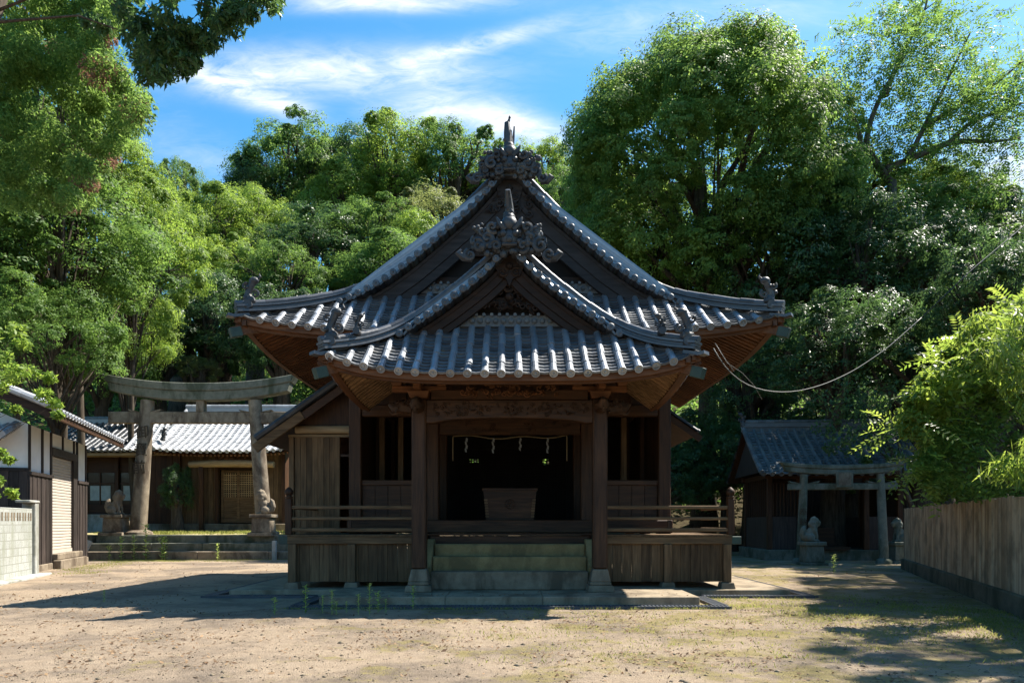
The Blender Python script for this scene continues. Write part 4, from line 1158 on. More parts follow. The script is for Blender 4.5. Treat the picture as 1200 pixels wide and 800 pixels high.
# rear hall: only its roof ridge shows over the side shrine
rh = thing('rear_hall', 'tall shrine building whose blue tile ridge shows above the side shrine roof', 'shrine building', (-13.6, 43.2, 1.4))
mb = MB(); mb.box(-3.4, 4.2, 0, 3.6, -.6, 5.9); mb.build('walls', M['wood_z'], rh)
P = lambda u, t: np.array((u, -1.6+t, 5.2+.55*t))
mb = MB(); tiled(mb, P, list(np.arange(-4.1, 5.0, .34)), lambda u: 3.2, r=.09, course=.2, seg=.36, rng=rng); mb.build('roof_tiles', M['tile_side'], rh)
Pq = lambda u, t: np.array((u, 4.8-t, 5.2+.55*t))
mb = MB(); tiled(mb, Pq, list(np.arange(-4.1, 5.0, .34)), lambda u: 3.2, r=.09, course=.25, seg=.4, rng=rng); mb.build('rear_roof_tiles', M['tile_side'], rh)
mb = MB(); sheet(mb, P, np.linspace(-4.2,5.1,3), lambda u: 3.2, -.1, 3); sheet(mb, Pq, np.linspace(-4.2,5.1,3), lambda u: 3.2, -.1, 3); mb.build('soffit', M['eave_y'], rh, recalc=False)
mb = MB(); mb.box(-4.2, 5.1, 1.4, 1.8, 6.9, 7.25); rd = mb.build('ridge', M['tile'], rh)
mb = MB(); round_row(mb, [(-4.3,1.6,7.32),(5.2,1.6,7.32)], .12, .36)
for x in np.arange(-4.1, 5.0, .34): mb.tube([(x,1.34,7.0),(x,1.86,7.0)], .09, 10)
mb.build('ridge_cap_tiles', M['tile_side'], rd)
for s in (-4.2, 5.1):
    mb = MB(); mb.add([(s,-1.5,5.1),(s,4.7,5.1),(s,1.6,6.85)], [(0,1,2)]); mb.box(s-.05,s+.05,-.5,3.6,-.4,5.1) if False else None
    mb.build('gable_wall', M['wood_z'], rh, recalc=False)
# house left of the side shrine
hs = thing('shrine_office', 'shaded low timber building with blue grey tile roof and dark windows behind the lion dog', 'building', (-20.9, 38.2, 1.0))
mb = MB(); mb.box(-4.2, 3.0, -.1, 4.5, -.3, .95); mb.build('foundation', M['concrete'], hs, bevel=.02)
mb = MB(); mb.box(-4.2, 3.0, .3, .4, .95, 1.5); mb.box(-4.2,3.0,.3,.4,3.2,4.3); mb.box(-4.2,3.0,4.3,4.4,.95,4.3); mb.box(-4.25,-4.15,.4,4.3,.95,4.3); mb.box(2.95,3.05,.4,4.3,.95,4.3); mb.build('walls', M['wood_x'], hs)
for x in (-4.1,-2.3,-.5,1.2,2.9):
    mb = MB(); mb.box(x-.1, x+.1, .12, .38, .95, 4.3); mb.build('post', M['wood_z'], hs, bevel=.015)
for x0 in (-4.0,-2.2,-.4,1.3):
    mb = MB(); mb.box(x0, x0+1.5, .28, .31, 1.5, 3.2); pn = mb.build('window', M['glass'], hs)
    mb = MB(); mb.box(x0+.2, x0+1.3, .255, .275, 1.7, 2.5); mb.build('window_blind', M['curtain'], pn)
    mb = MB(); mb.box(x0+.72, x0+.78, .22, .25, 1.5, 3.2); mb.box(x0, x0+1.5, .222, .252, 2.6, 2.66); mb.build('window_frame', M['wood_z'], pn)
P = lambda u, t: np.array((u, -1.1+t, 4.25+.5*t+.02*t*t))
mb = MB(); tiled(mb, P, list(np.arange(-4.7, 3.2, .32)), lambda u: 3.5, r=.08, course=.17, seg=.36, rng=rng); mb.build('roof_tiles', M['tile_ridge'], hs)  # tree shade over this slope is put into a darker tile
Pq = lambda u, t: np.array((u, 5.9-t, 4.25+.5*t+.02*t*t))
mb = MB(); tiled(mb, Pq, list(np.arange(-4.7, 3.2, .32)), lambda u: 3.5, r=.08, course=.25, seg=.4, rng=rng); mb.build('rear_roof_tiles', M['tile'], hs)
mb = MB(); sheet(mb, P, np.linspace(-4.8,3.2,4), lambda u: 3.5, -.1, 3); sheet(mb, Pq, np.linspace(-4.8,3.2,4), lambda u: 3.5, -.1, 3); mb.build('soffit', M['wood_y'], hs, recalc=False)
mb = MB(); mb.box(-4.8, 3.2, -1.07, -1.0, 4.02, 4.16); mb.box(-4.8,3.2,-.45,-.3,4.0,4.2); mb.build('eave_board', M['pale_x'], hs)
mb = MB(); mb.box(-4.8, 3.2, 2.2, 2.6, 6.1, 6.4); rd = mb.build('ridge', M['tile'], hs); mb = MB(); round_row(mb, [(-4.9,2.4,6.46),(3.3,2.4,6.46)], .11, .36); mb.build('ridge_cap_tiles', M['tile'], rd)

# ------------------------------------------------------------------ storehouse on the left, its wall runs away from us
A_ = math.atan(.313)
sd_ = thing('storehouse', 'white plastered storehouse with black boards and a cream roller shutter on the left', 'storehouse', (-14.4, 21.1, 0), A_)
Wz, Bz = 4.45, 3.05
mb = MB(); mb.box(-6.4, -.0, .0, .12, Bz, Wz); mb.box(-6.4, -.05, 6.1, 6.2, .2, Wz); mb.box(-6.45,-6.35,.12,6.1,.2,Wz)
mb.add([(-6.4,.0,Wz),(0,.0,Wz),(-3.0,.0,Wz+1.35),(-6.4,.12,Wz),(0,.12,Wz),(-3.0,.12,Wz+1.35)], [(0,1,2),(3,5,4),(0,2,5,3),(1,4,5,2)])
for y0, y1 in ((.12,2.05),(4.85,6.1)): mb.box(-.12, 0, y0, y1, Bz-.3, Wz)
mb.box(-.12, 0, 2.05, 4.85, 3.95, Wz); mb.build('plaster_wall', M['plaster'], sd_)
mb = MB(); n = 26
for k in range(n): w = 6.4/n; mb.box(-6.4+k*w+.006, -6.4+(k+1)*w-.006, -.05-.012*(k % 2), .0, .25, Bz)
mb.box(-6.45, .03, -.09, -.0, Bz+.003, Bz+.10); mb.build('front_boards', M['soot_z'], sd_)
for y0, y1 in ((-.05,1.98),(4.9,6.15)):
    mb = MB(); n = max(4, int((y1-y0)/.2))
    for k in range(n): w = (y1-y0)/n; mb.box(.0, .05+.012*(k % 2), y0+k*w+.006, y0+(k+1)*w-.006, .22, Bz-.1)
    mb.box(.0,.10,y0-.02,y1+.02,Bz-.097,Bz+.0); mb.build('side_boards', M['soot_z'], sd_)
mb = MB()
for y in (.0, 1.15, 2.0, 4.55, 4.95, 6.1): mb.box(.001,.045,y-.06,y+.06,Bz if y not in (2.0,4.55) else .5,Wz)
mb.box(.003,.06,2.05,4.9,3.72,3.98); mb.box(-.02,.05,4.42,4.86,.5,3.72); mb.box(.002,.042,3.2,3.3,3.98,Wz); mb.build('frame_posts', M['soot_z'], sd_)
mb = MB(); z = .62; 
while z < 3.70:
    mb.add([(-.06,2.06,z),(-.06,4.42,z),(-.03,4.42,z+.02),(-.03,2.06,z+.02),(-.03,4.42,z+.075),(-.03,2.06,z+.075),(-.06,4.42,z+.10),(-.06,2.06,z+.10)], [(0,1,2,3),(3,2,4,5),(5,4,6,7)]); z += .10
shut = mb.build('roller_shutter', M['shutter'], sd_)
mb = MB(); mb.box(-.055,.0,2.06,4.42,.5,.62); mb.build('shutter_bar', M['shutter'], shut)
mb = MB(); mb.box(-6.4,.10,-.02,6.15,-.2,.22); mb.box(.1,.34,1.9,4.95,-.2,.30); mb.box(.0,.22,2.0,4.9,.302,.5); mb.build('foundation', M['granite'], sd_, bevel=.02)
for sg in (1, -1):
    P = lambda u, t, sg=sg: np.array((-3.0+sg*(4.05-t), u, 4.72+.42*t))
    mb = MB(); tiled(mb, P, list(np.arange(-1.0, 7.3, .31)), lambda u: 4.0, r=.075, course=.2, seg=.33, rng=rng); mb.build('roof_tiles', M['tile_side'], sd_)
    mb = MB(); sheet(mb, P, np.linspace(-1.1,7.4,4), lambda u: 4.05, -.09, 2); mb.build('soffit', M['wood_x'], sd_, recalc=False)
    mb = MB(); mb.sweep([P(u, .06) for u in np.linspace(-1.1,7.4,4)], [(-.04,-.24),(.05,-.24),(.05,-.03),(-.04,-.03)], (1,0,0)); mb.build('eave_board', M['wood_y'], sd_)
    mb = MB()
    for y in np.arange(-.9,7.3,.42): mb.bar(P(y,.08)+(0,0,-.17), P(y,1.3)+(0,0,-.17), .08,.11)
    mb.build('rafters', M['wood_x'], sd_)
    mb = MB(); round_row(mb, [P(-1.1,-.05)+(0,0,.09), P(-1.1,4.0)+(0,0,.09)], .10, .33); mb.build('verge_tiles', M['tile_side'], sd_); mb = MB(); round_row(mb, [P(-.85,-.0)+(0,0,.12), P(-.85,4.0)+(0,0,.12)], .10, .33); mb.build('verge_tiles', M['tile_side'], sd_)
    mb = MB(); mb.bar(P(-1.05,.05)+(0,0,-.16), P(-1.05,4.0)+(0,0,-.16), .06,.24); mb.build('bargeboard', M['wood_x'], sd_)
mb = MB(); mb.box(-3.2,-2.8,-1.15,7.4,6.3,6.65); rd = mb.build('ridge', M['tile_side'], sd_); mb = MB(); round_row(mb, [(-3.0,-1.2,6.7),(-3.0,7.5,6.7)], .11,.34); mb.build('ridge_cap_tiles', M['tile_side'], rd)
P = lambda u, t: np.array((u, -1.15+t, 3.98+.36*t))
mb = MB(); tiled(mb, P, list(np.arange(-6.2,-.35,.3)), lambda u: 1.1, r=.085, course=.2, seg=.33, rng=rng); round_row(mb, [P(-.30,-.1)+(0,0,.05), P(-.30,1.1)+(0,0,.05)], .12,.36); mb.build('pent_roof_tiles', M['tile_side'], sd_)
mb = MB(); sheet(mb, P, np.linspace(-6.3,-.25,3), lambda u: 1.1, -.08, 2, -.03); mb.build('pent_soffit', M['wood_y'], sd_, recalc=False)
mb = MB(); mb.box(-5.2,-2.6,-.12,-.01,3.25,3.95); mb.build('front_window', M['soot_x'], sd_)
# concrete block wall
bw = thing('block_wall', 'pale pierced concrete block wall in front of the white storehouse', 'wall', (-14.4, 21.1, 0), A_)
t = NT('pierced concrete block')
bt = t.n('ShaderNodeTexBrick'); bt.inputs['Scale'].default_value = 1.0; bt.inputs['Brick Width'].default_value = .42; bt.inputs['Row Height'].default_value = .21; bt.inputs['Mortar Size'].default_value = .012
bt.inputs['Color1'].default_value = (.36,.37,.345,1); bt.inputs['Color2'].default_value = (.30,.31,.285,1); bt.inputs['Mortar'].default_value = (.22,.22,.195,1)
c_ = t.n('ShaderNodeTexCoord'); s_ = t.n('ShaderNodeSeparateXYZ'); cb = t.n('ShaderNodeCombineXYZ'); t.l(c_.outputs['Object'], s_.inputs[0]); t.l(s_.outputs[1], cb.inputs[0]); t.l(s_.outputs[2], cb.inputs[1]); t.l(cb.outputs[0], bt.inputs['Vector'])
st_ = t.noise(t.coord((1,1,.3)), 2.2, 6, .7); sp_ = t.noise(t.coord(), 34, 2, .6)
c = t.mix(t.ramp(st_, [(.48,(0,0,0)),(.68,(.8,)*3)]), bt.outputs[0], (.22,.23,.18)); c = t.mix(t.ramp(sp_, [(.58,(0,0,0)),(.66,(.7,)*3)]), c, (.17,.17,.14))
t.bump(t.math('ADD', st_, sp_), .3, .02)
M['block'] = t.set(c, .92, .15)
mb = MB(); mb.box(.22,.40,-7.0,-1.02,-.1,1.92); w_ = mb.build('block_panel', M['block'], bw, bevel=.01)
mb = MB()
for k in range(14): mb.box(.402,.408,-6.9+k*.42+.06,-6.9+k*.42+.16,1.58,1.80); mb.box(.402,.408,-6.9+k*.42+.24,-6.9+k*.42+.34,1.58,1.80)
mb.build('pierced_openings', M['grey_stone'], w_)
mb = MB(); mb.box(.14,.48,-1.015,-.72,-.1,2.08); mb.box(.12,.50,-1.5,-.70,2.082,2.16); mb.build('end_pillar', M['concrete'], bw, bevel=.02)
mb = MB(); mb.box(.10,.75,-7.0,-.5,-.1,.06); mb.build('footing', M['concrete'], bw, bevel=.02)

# ------------------------------------------------------------------ small shrine on the right
rs = thing('small_shrine', 'small dark open-fronted wooden shrine under trees behind the low mossy torii', 'shrine', (12.95, 28.6, 0), R(-4))
mb = MB(); mb.box(-2.75, 2.9, -.25, 4.0, -.2, .42); mb.build('stone_base', M['mossy_stone'], rs, bevel=.03)
for x in (-2.5,-1.3,1.3,2.6):
    for y in (0, 3.6):
        mb = MB(); mb.box(x-.10, x+.10, y-.10, y+.10, .42, 3.5); mb.build('post', M['wood_z'], rs, bevel=.015)
mb = MB()
for x0, x1, y0, y1 in ((-2.4,-1.4,-.02,.02),(1.4,2.5,-.02,.02),(-2.4,2.5,3.55,3.6)):
    mb.box(x0,x1,y0,y1,.42,1.75)
mb.box(-2.52,-2.48,.1,3.5,.42,1.75); mb.box(2.58,2.62,.1,3.5,.42,3.3); mb.box(-2.4,1.2,3.57,3.62,1.75,3.4); mb.build('panels', M['soot_z'], rs)
mb = MB()
for x in np.arange(-2.35,-1.4,.14): mb.box(x-.02,x+.02,-.02,.02,1.8,3.1)
for y in np.arange(.25,3.5,.3): mb.box(-2.52,-2.48,y-.03,y+.03,1.75,3.3)
mb.build('bars', M['wood_z'], rs)
mb = MB(); mb.box(-2.7,2.8,-.12,.12,3.3,3.55); mb.box(-2.7,2.8,3.5,3.7,3.3,3.55); mb.box(-2.6,-2.4,.12,3.5,3.3,3.5); mb.build('beams', M['wood_x'], rs, bevel=.015)
mb = MB(); mb.box(-.9,.5,-.5,.5,.42,.55); mb.box(-.8,.4,.9,1.6,.42,1.3); mb.build('altar', M['wood_x'], rs)
P = lambda u, t: np.array((u, -1.1+t, 3.42+.66*t+.03*t*t))
mb = MB(); tiled(mb, P, list(np.arange(-3.05,3.2,.34)), lambda u: 2.85, r=.085, course=.17, seg=.36, rng=rng); mb.build('roof_tiles', M['tile_moss'], rs)
Pq = lambda u, t: np.array((u, 4.6-t, 3.42+.66*t+.03*t*t))
mb = MB(); tiled(mb, Pq, list(np.arange(-3.05,3.2,.34)), lambda u: 2.85, r=.085, course=.25, seg=.36, rng=rng); mb.build('rear_roof_tiles', M['tile_moss'], rs)
mb = MB(); sheet(mb, P, np.linspace(-3.1,3.2,4), lambda u: 2.85, -.08, 4); sheet(mb, Pq, np.linspace(-3.1,3.2,4), lambda u: 2.85, -.08, 4); mb.build('soffit', M['wood_y'], rs, recalc=False)
for xv in (-3.12, 3.25):
    mb = MB(); round_row(mb, [P(xv,a)+(0,0,.08) for a in np.linspace(-.05,2.85,6)], .10,.33); mb.build('verge_tiles', M['tile_moss'], rs)
mb = MB()
for k, wd in enumerate((.2,.15,.2,.15)): mb.box(-3.15,3.3,1.75-wd,1.75+wd,5.42+k*.09,5.50+k*.09)
rd = mb.build('ridge', M['tile_moss'], rs); mb = MB(); round_row(mb, [(-3.2,1.75,5.83),(3.35,1.75,5.83)], .10,.34); mb.build('ridge_cap_tiles', M['tile_moss'], rd)
mb = MB(); corner_figure(mb, (-3.15,1.70,5.75), -1, .5, rng); mb.build('ridge_ornament', M['tile_dark'], rs, smooth='auto')
mb = MB(); mb.add([(-2.9,-.6,3.55),(-2.9,4.1,3.55),(-2.9,1.75,5.3)], [(0,1,2)]); mb.build('gable_wall', M['soot_z'], rs, recalc=False)

# ------------------------------------------------------------------ board fence on the right
fx0, fy0, fx1, fy1 = 6.95, 8.0, 12.75, 23.0
fl_ = math.hypot(fx1-fx0, fy1-fy0); fa = math.atan2(fy1-fy0, fx1-fx0)
M['dark_kerb'] = stone('dark kerb stone', (.065,.06,.044), (.15,.14,.10), (.04,.042,.026))  # one dark stone colour along the whole kerb
fe = thing('board_fence', 'brown weathered vertical board fence on a low concrete kerb under the bright bush', 'fence', (fx0, fy0, 0), fa)
rng = random.Random(5)
mb = MB(); x = 0
while x < fl_:
    w = rng.uniform(.11,.16); h = 1.97+rng.uniform(-.02,.02)
    mb.box(x+.004, x+w-.004, -.02, .012+rng.random()*.012, .36, h); x += w
t = NT('streaked fence board')
g1 = t.noise(t.coord((9,9,.5)), 1.0, 6, .65); g2 = t.noise(t.coord((1.2,1.2,1.0)), 1.6, 4, .6); is_ = t.island()
c = t.ramp(t.math('ADD', t.math('MULTIPLY', g1, .7), t.math('MULTIPLY', is_, .3)), [(.25, (.17,.115,.072)), (.5, (.37,.27,.175)), (.75, (.52,.415,.285))])
c = t.mix(t.ramp(g2, [(.45,(0,0,0)),(.65,(.7,)*3)]), c, (.10,.085,.06)); t.bump(g1, .3, .012)
M['fence'] = t.set(c, .85, .15)
mb.build('boards', M['fence'], fe)
mb = MB(); mb.box(0, fl_, -.09, -.03, 1.70, 1.80); mb.box(0, fl_, -.09, -.03, .55, .65); mb.build('rails', M['wood_x'], fe)
for k in range(9):
    mb = MB(); mb.box(k*fl_/8-.05, k*fl_/8+.05, -.19, -.095, .2, 1.9); mb.build('post', M['wood_z'], fe)
mb = MB(); mb.box(-.1, fl_+.1, -.22, .10, -.2, .36); mb.build('kerb', M['dark_kerb'], fe, bevel=.02)

# ------------------------------------------------------------------ cables
mb = MB(); P3 = [at(x, y, d) for x, y, d in ((836,408,12.95),(846,428,13.0),(868,449,13.1),(897,459,13.3),(930,460,13.5),(965,451,13.8),(1000,435,14.1),(1040,408,14.4),(1080,372,14.8))]
mb.tube(smooth_path(resample(P3, .2), 3), .010, 6)
tag(mb.build('sagging_cable', M['cable'], smooth=True), 'pale slack cable sagging from the porch roof corner towards the trees on the right', 'cable')
mb = MB(); mb.tube([at(1078,374,14.8), at(1140,315,15.2), at(1215,252,15.8), at(1300,178,16.4)], .012, 6)
tag(mb.build('taut_cable', M['black_wire'], smooth=True), 'thin dark taut cable running up through the trees at the right edge', 'cable')
mb = MB(); mb.tube([at(838,402,12.95), at(852,425,13.0), at(870,437,13.2), at(884,452,13.6), at(893,468,14.2)], .005, 5); mb.tube([at(838,402,12.95), at(848,418,13.0), at(860,435,13.2)], .006, 5)
tag(mb.build('loose_wire', M['cable'], smooth=True), 'short loose brown wire hanging down from the right porch roof corner', 'wire')
# ------------------------------------------------------------------ foliage
def unit(v): return v/np.maximum(np.linalg.norm(v, axis=1, keepdims=True), 1e-9)
def leaf_quads(g, pos, nrm, L, W, axis=None, fold=.12):
    """diamond leaves: pos (N,3), nrm the way the blade faces"""
    n = len(pos)
    nrm = unit(nrm)
    a = g.normal(size=(n,3)) if axis is None else axis + g.normal(size=(n,3))*.25
    a = unit(a - nrm*np.sum(a*nrm, 1, keepdims=True)); b = np.cross(nrm, a)
    l = (L*g.uniform(.45,1.5,n))[:,None]; w = (W*g.uniform(.7,1.25,n))[:,None]
    v = np.empty((n,4,3), np.float32)
    v[:,0] = pos-a*l*.5; v[:,1] = pos+b*w*.5-nrm*w*fold-a*l*.05; v[:,2] = pos+a*l*.5-nrm*l*.08; v[:,3] = pos-b*w*.5-nrm*w*fold-a*l*.05
    return v.reshape(-1,3)
def quads_of(v): return np.arange(len(v), dtype=np.int32).reshape(-1,4)
def fib(n, g):
    i = np.arange(n)+.5; ph = np.arccos(1-2*i/n); th = PI*(1+5**.5)*i+g.random()*6
    return np.stack([np.cos(th)*np.sin(ph), np.sin(th)*np.sin(ph), np.cos(ph)], 1)
def crown_leaves(seed, nlobe, nclump, nleaf, L, W, lobe_r=.36, low=-.55, spread=1.0, flat=.75, dome=False, irr=0.0):
    """unit crown: lobes on a ball, clumps over each lobe, leaves in each clump -> (verts, lobe centres)"""
    g = np.random.default_rng(seed)
    d = fib(nlobe, g)+g.normal(size=(nlobe,3))*.12; d = unit(d); d = d[d[:,2] > low]
    lr = lobe_r*g.uniform(.7-irr*.5,1.25+irr*.6,len(d)); lc = d*(.98-lr*.8)[:,None]*g.uniform(.86-irr*.4,1.05+irr*.55,len(d))[:,None]
    if irr:
        # a few leading shoots and sagging boughs break the outline
        e = unit(d[g.permutation(len(d))[:10]]+g.normal(size=(10,3))*.25); lc = np.concatenate([lc, e*g.uniform(.85,1.12,(10,1))]); lr = np.r_[lr, lobe_r*g.uniform(.3,.5,10)]
    out = []
    for c, r in zip(lc, lr):
        m = fib(nclump, g)+g.normal(size=(nclump,3))*.2; m = unit(m)
        o = c/np.linalg.norm(c)
        m = m[(m@o > -.35) | (g.random(len(m)) < .25)]
        if dome: m = m[(m[:,2] > -.35) | (g.random(len(m)) < .2)]
        cc = c+m*r*g.uniform(.75,1.08,(len(m),1)); cr = r*.30*g.uniform(.65,1.4,len(m))*spread
        n = nleaf; k = np.repeat(np.arange(len(m)), n)
        off = g.normal(size=(len(k),3)); off = unit(off)*np.cbrt(g.random((len(k),1)))*np.array((1,1,flat))
        off[:,2] = np.abs(off[:,2])*np.where(g.random(len(k))<.75, 1, -1)
        p = cc[k]+off*cr[k][:,None]*1.15
        nr = off*.6+m[k]*1.2+np.array((0,0,.45))+g.normal(size=(len(k),3))*.40
        out.append(leaf_quads(g, p, nr, L, W))
    return np.concatenate(out), lc
PROTO = {}
def proto(key, *a, **k):
    v, lc = crown_leaves(*a, **k)
    o = np_mesh('crown', v, quads_of(v), M['leaf_mid'])
    PROTO[key] = (o.data, lc); bpy.data.objects.remove(o)
proto('grand', 11, 130, 80, 70, .020, .0115, lobe_r=.19, low=-.72, spread=.85, flat=.65, dome=True)
proto('round_a', 21, 44, 40, 40, .042, .022, lobe_r=.26, dome=True, irr=.42)
proto('round_b', 22, 34, 50, 40, .044, .020, lobe_r=.32, irr=.45)
proto('loose_c', 23, 40, 34, 36, .048, .019, lobe_r=.27, spread=1.3, irr=.5)
proto('dense_d', 24, 64, 42, 42, .036, .019, lobe_r=.24, dome=True, irr=.42)
def trunk_mesh(parent, base, top, r, limbs, mat='bark', seed=0, name='trunk'):
    g = random.Random(seed)
    mb = MB(); base = np.array(base, float); top = np.array(top, float)
    H = np.linalg.norm(top-base)
    pts = []
    for k in range(9):
        f_ = k/8; w = .03*H*f_*(1-f_*.3)
        pts.append(base+(top-base)*f_+np.array((math.sin(f_*5+seed)*w, math.cos(f_*4+seed*2)*w, 0)))
    rad = [r*(1.35 if k == 0 else 1)*(1-.62*k/8) for k in range(9)]
    mb.tube(pts, rad, 10)
    for e in limbs:
        e = np.array(e, float); f_ = g.uniform(.45,.95); i = int(f_*8); p0 = pts[i]+(pts[min(i+1,8)]-pts[i])*(f_*8-i)
        m1 = p0+(e-p0)*.35+np.array((0,0,.06*H))*g.uniform(.2,1); m2 = p0+(e-p0)*.7+np.array((g.uniform(-.03,.03)*H, g.uniform(-.03,.03)*H, .04*H*g.random()))
        rr = r*(1-.62*f_)*.55
        mb.tube([p0, m1, m2, e], [rr, rr*.72, rr*.45, rr*.16], 7)
        for q in range(2):
            s_ = m1+(m2-m1)*g.random(); e2 = e+np.array((g.uniform(-1,1), g.uniform(-1,1), g.uniform(-.8,.2)))*H*.05
            mb.tube([s_, (s_+e2)/2+np.array((0,0,.02*H)), e2], [rr*.4, rr*.25, rr*.08], 5)
    return mb.build(name, M[mat], parent, smooth=True)
rngt = random.Random(99)
def tree(name, label, px, py, d, rx, rz, key, leaf, group='trees growing around the shrine yard', ry=None, bark='bark', base=None, tr=None):
    """tree whose crown is centred where the photo shows it at depth d; rx, rz are crown radii in photo pixels"""
    c = at(px, py, d); Rx = rx*d/F; Rz = rz*d/F; Ry = Rx*.9 if ry is None else ry
    bx, by = (c[0]+rngt.uniform(-.1,.1)*Rx, c[1]+rngt.uniform(-.1,.15)*Ry) if base is None else base
    bz = float(gz(bx, by))-.15
    T = thing(name, label, 'tree', (bx, by, bz), 0, group)
    me, lc = PROTO[key]
    o = bpy.data.objects.new('crown', me); scene.collection.objects.link(o); o.parent = T
    o.location = (c[0]-bx, c[1]-by, c[2]-bz); o.scale = (Rx, Ry, Rz); rot = rngt.random()*6.28
    o.rotation_euler = (0, 0, rot)
    o.material_slots[0].link = 'OBJECT'; o.material_slots[0].material = M[leaf]
    ca, sa = math.cos(rot), math.sin(rot)
    lim = []
    for l in lc:
        # scale is applied before the turn
        x, y = l[0]*Rx, l[1]*Ry
        lim.append((c[0]-bx+(x*ca-y*sa)*.9, c[1]-by+(x*sa+y*ca)*.9, c[2]-bz+l[2]*Rz*.85))
    rr = (.30+.035*(c[2]-bz)) if tr is None else tr
    if key == 'grand': lim = [(q[0], q[1], q[2]) for q in lim if q[2] > c[2]-bz-Rz*.3][::2]
    trunk_mesh(T, (0,0,0), (c[0]-bx, c[1]-by, max(c[2]-bz+Rz*.25, .5)), min(rr, 1.2), lim[::2], bark, seed=int(px+py))
    return T
G = 'trees on the wooded hill behind the hall'
# the great camphor right of the hall
tree('camphor_tree', 'huge round camphor tree towering right behind the hall, with billowing sunlit crown', 826, 236, 40, 184, 178, 'grand', 'leaf_camphor', ry=8.2, tr=.62)
tree('camphor_tree', 'shaded lower camphor spreading between the great camphor and the hall roof', 742, 300, 43, 95, 100, 'dense_d', 'leaf_camphor')
tree('broadleaf_tree', 'dark green tree at the right foot of the great camphor crown', 905, 330, 38, 100, 110, 'dense_d', 'leaf_dark')
# hill behind, centre and left
HT = [
 (345,225,78,78,72,'dense_d','leaf_mid','rounded dark green hill tree at the left end of the skyline clump'),
 (300,238,76,48,44,'round_b','leaf_dark','dark hill tree standing lowest at the left of the skyline clump'),
 (408,215,80,72,62,'round_a','leaf_dark','dark evergreen at the crest of the hill between two brighter trees'),
 (468,212,76,72,66,'round_b','leaf_bright','bright yellow green hill tree on the crest left of the roof ornament'),
 (535,210,74,62,66,'round_a','leaf_mid','sunlit round hill tree next to the left slope of the main gable'),
 (580,240,76,50,60,'dense_d','leaf_bright','bright hill tree partly hidden by the gable rake of the hall'),
 (515,275,66,60,50,'loose_c','leaf_olive','olive brown bushy tree low on the hill above the left roof slope'),
 (435,285,62,62,44,'dense_d','leaf_mid','middle green bushy tree below the bright tree on the hill'),
 (372,300,60,66,48,'round_a','leaf_dark','dark bush tree on the hillside above the left roof corner'),
 (460,325,56,72,44,'round_b','leaf_mid','low leafy tree directly above the left eave of the main roof'),
 (330,330,54,52,40,'loose_c','leaf_mid','broad leafed low tree just above the left corner ornament'),
 (640,205,88,44,40,'round_a','leaf_bright','far bright tree showing beside the ridge ornament on the right'),
 (665,255,80,50,55,'dense_d','leaf_mid','far green tree between the main gable and the great camphor'),
 (212,232,66,30,44,'loose_c','leaf_mid','slim tall hill tree standing against the sky in the gap on the left'),
 (250,275,62,62,50,'round_b','leaf_bright','yellow green hill tree below the slim tree on the left'),
 (1000,232,42,62,48,'round_a','leaf_mid','green crown at the foot of the bare limbs of the feathery tree'),
 (1092,238,43,66,44,'dense_d','leaf_bright','light green crown behind the trunk of the feathery tree'),
 (300,285,66,60,56,'dense_d','leaf_bright','bright tree in the hollow of the hill left of the roof corner'),
 (400,255,74,60,56,'round_b','leaf_bright','yellow green tree in the middle of the hill under the dark evergreen'),
 (490,300,60,60,50,'round_a','leaf_bright','light green bushy tree just left of the gable rake low on the hill'),
 (180,262,52,50,60,'dense_d','leaf_bright','bright bushy tree left of the slim tree in the hill gap'),
 (265,330,56,62,52,'loose_c','leaf_bright','light green tree on the slope between the bright trees and the roof corner'),
]
for px, py, d, rx, rz, k, lf, lb in HT: tree('hill_tree', lb, px, py, d, rx, rz, k, lf, G)
# dark wood behind the torii and the side shrine
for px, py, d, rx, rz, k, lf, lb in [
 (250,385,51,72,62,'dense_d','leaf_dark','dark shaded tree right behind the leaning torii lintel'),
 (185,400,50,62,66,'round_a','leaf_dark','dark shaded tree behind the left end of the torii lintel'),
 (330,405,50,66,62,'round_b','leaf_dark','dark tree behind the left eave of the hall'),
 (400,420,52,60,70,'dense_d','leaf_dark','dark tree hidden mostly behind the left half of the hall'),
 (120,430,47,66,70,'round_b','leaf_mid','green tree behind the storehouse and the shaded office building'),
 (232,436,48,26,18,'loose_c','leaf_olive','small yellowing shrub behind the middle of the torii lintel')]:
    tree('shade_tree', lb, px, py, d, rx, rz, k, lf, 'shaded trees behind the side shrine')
# bright trees over the storehouse
for px, py, d, rx, rz, k, lf, lb in [
 (70,300,31,112,92,'dense_d','leaf_mid','large bright green tree filling the left side above the storehouse'),
 (150,300,38,82,90,'loose_c','leaf_bright','yellow green tree with bare inner branches left of the hill gap'),
 (62,402,29,84,70,'dense_d','leaf_mid','bushy pale green tree leaning over the storehouse roof'),
 (150,385,40,56,62,'loose_c','leaf_bright','sunlit bush tree between the storehouse tree and the torii lintel'),
 (-40,260,30,110,150,'round_b','leaf_mid','tall tree cut by the left edge of the view behind the storehouse'),
 (55,120,29,85,90,'round_a','leaf_mid','leafy tree filling the gaps behind the hanging conifer boughs'),
 (95,190,33,70,70,'dense_d','leaf_bright','yellow green crown just below the brown tipped conifer boughs'),
 (10,190,32,90,80,'dense_d','leaf_mid','tree crown just below the hanging conifer boughs at the left edge')]:
    tree('yard_tree', lb, px, py, d, rx, rz, k, lf, 'sunlit trees over the storehouse', tr=.2)
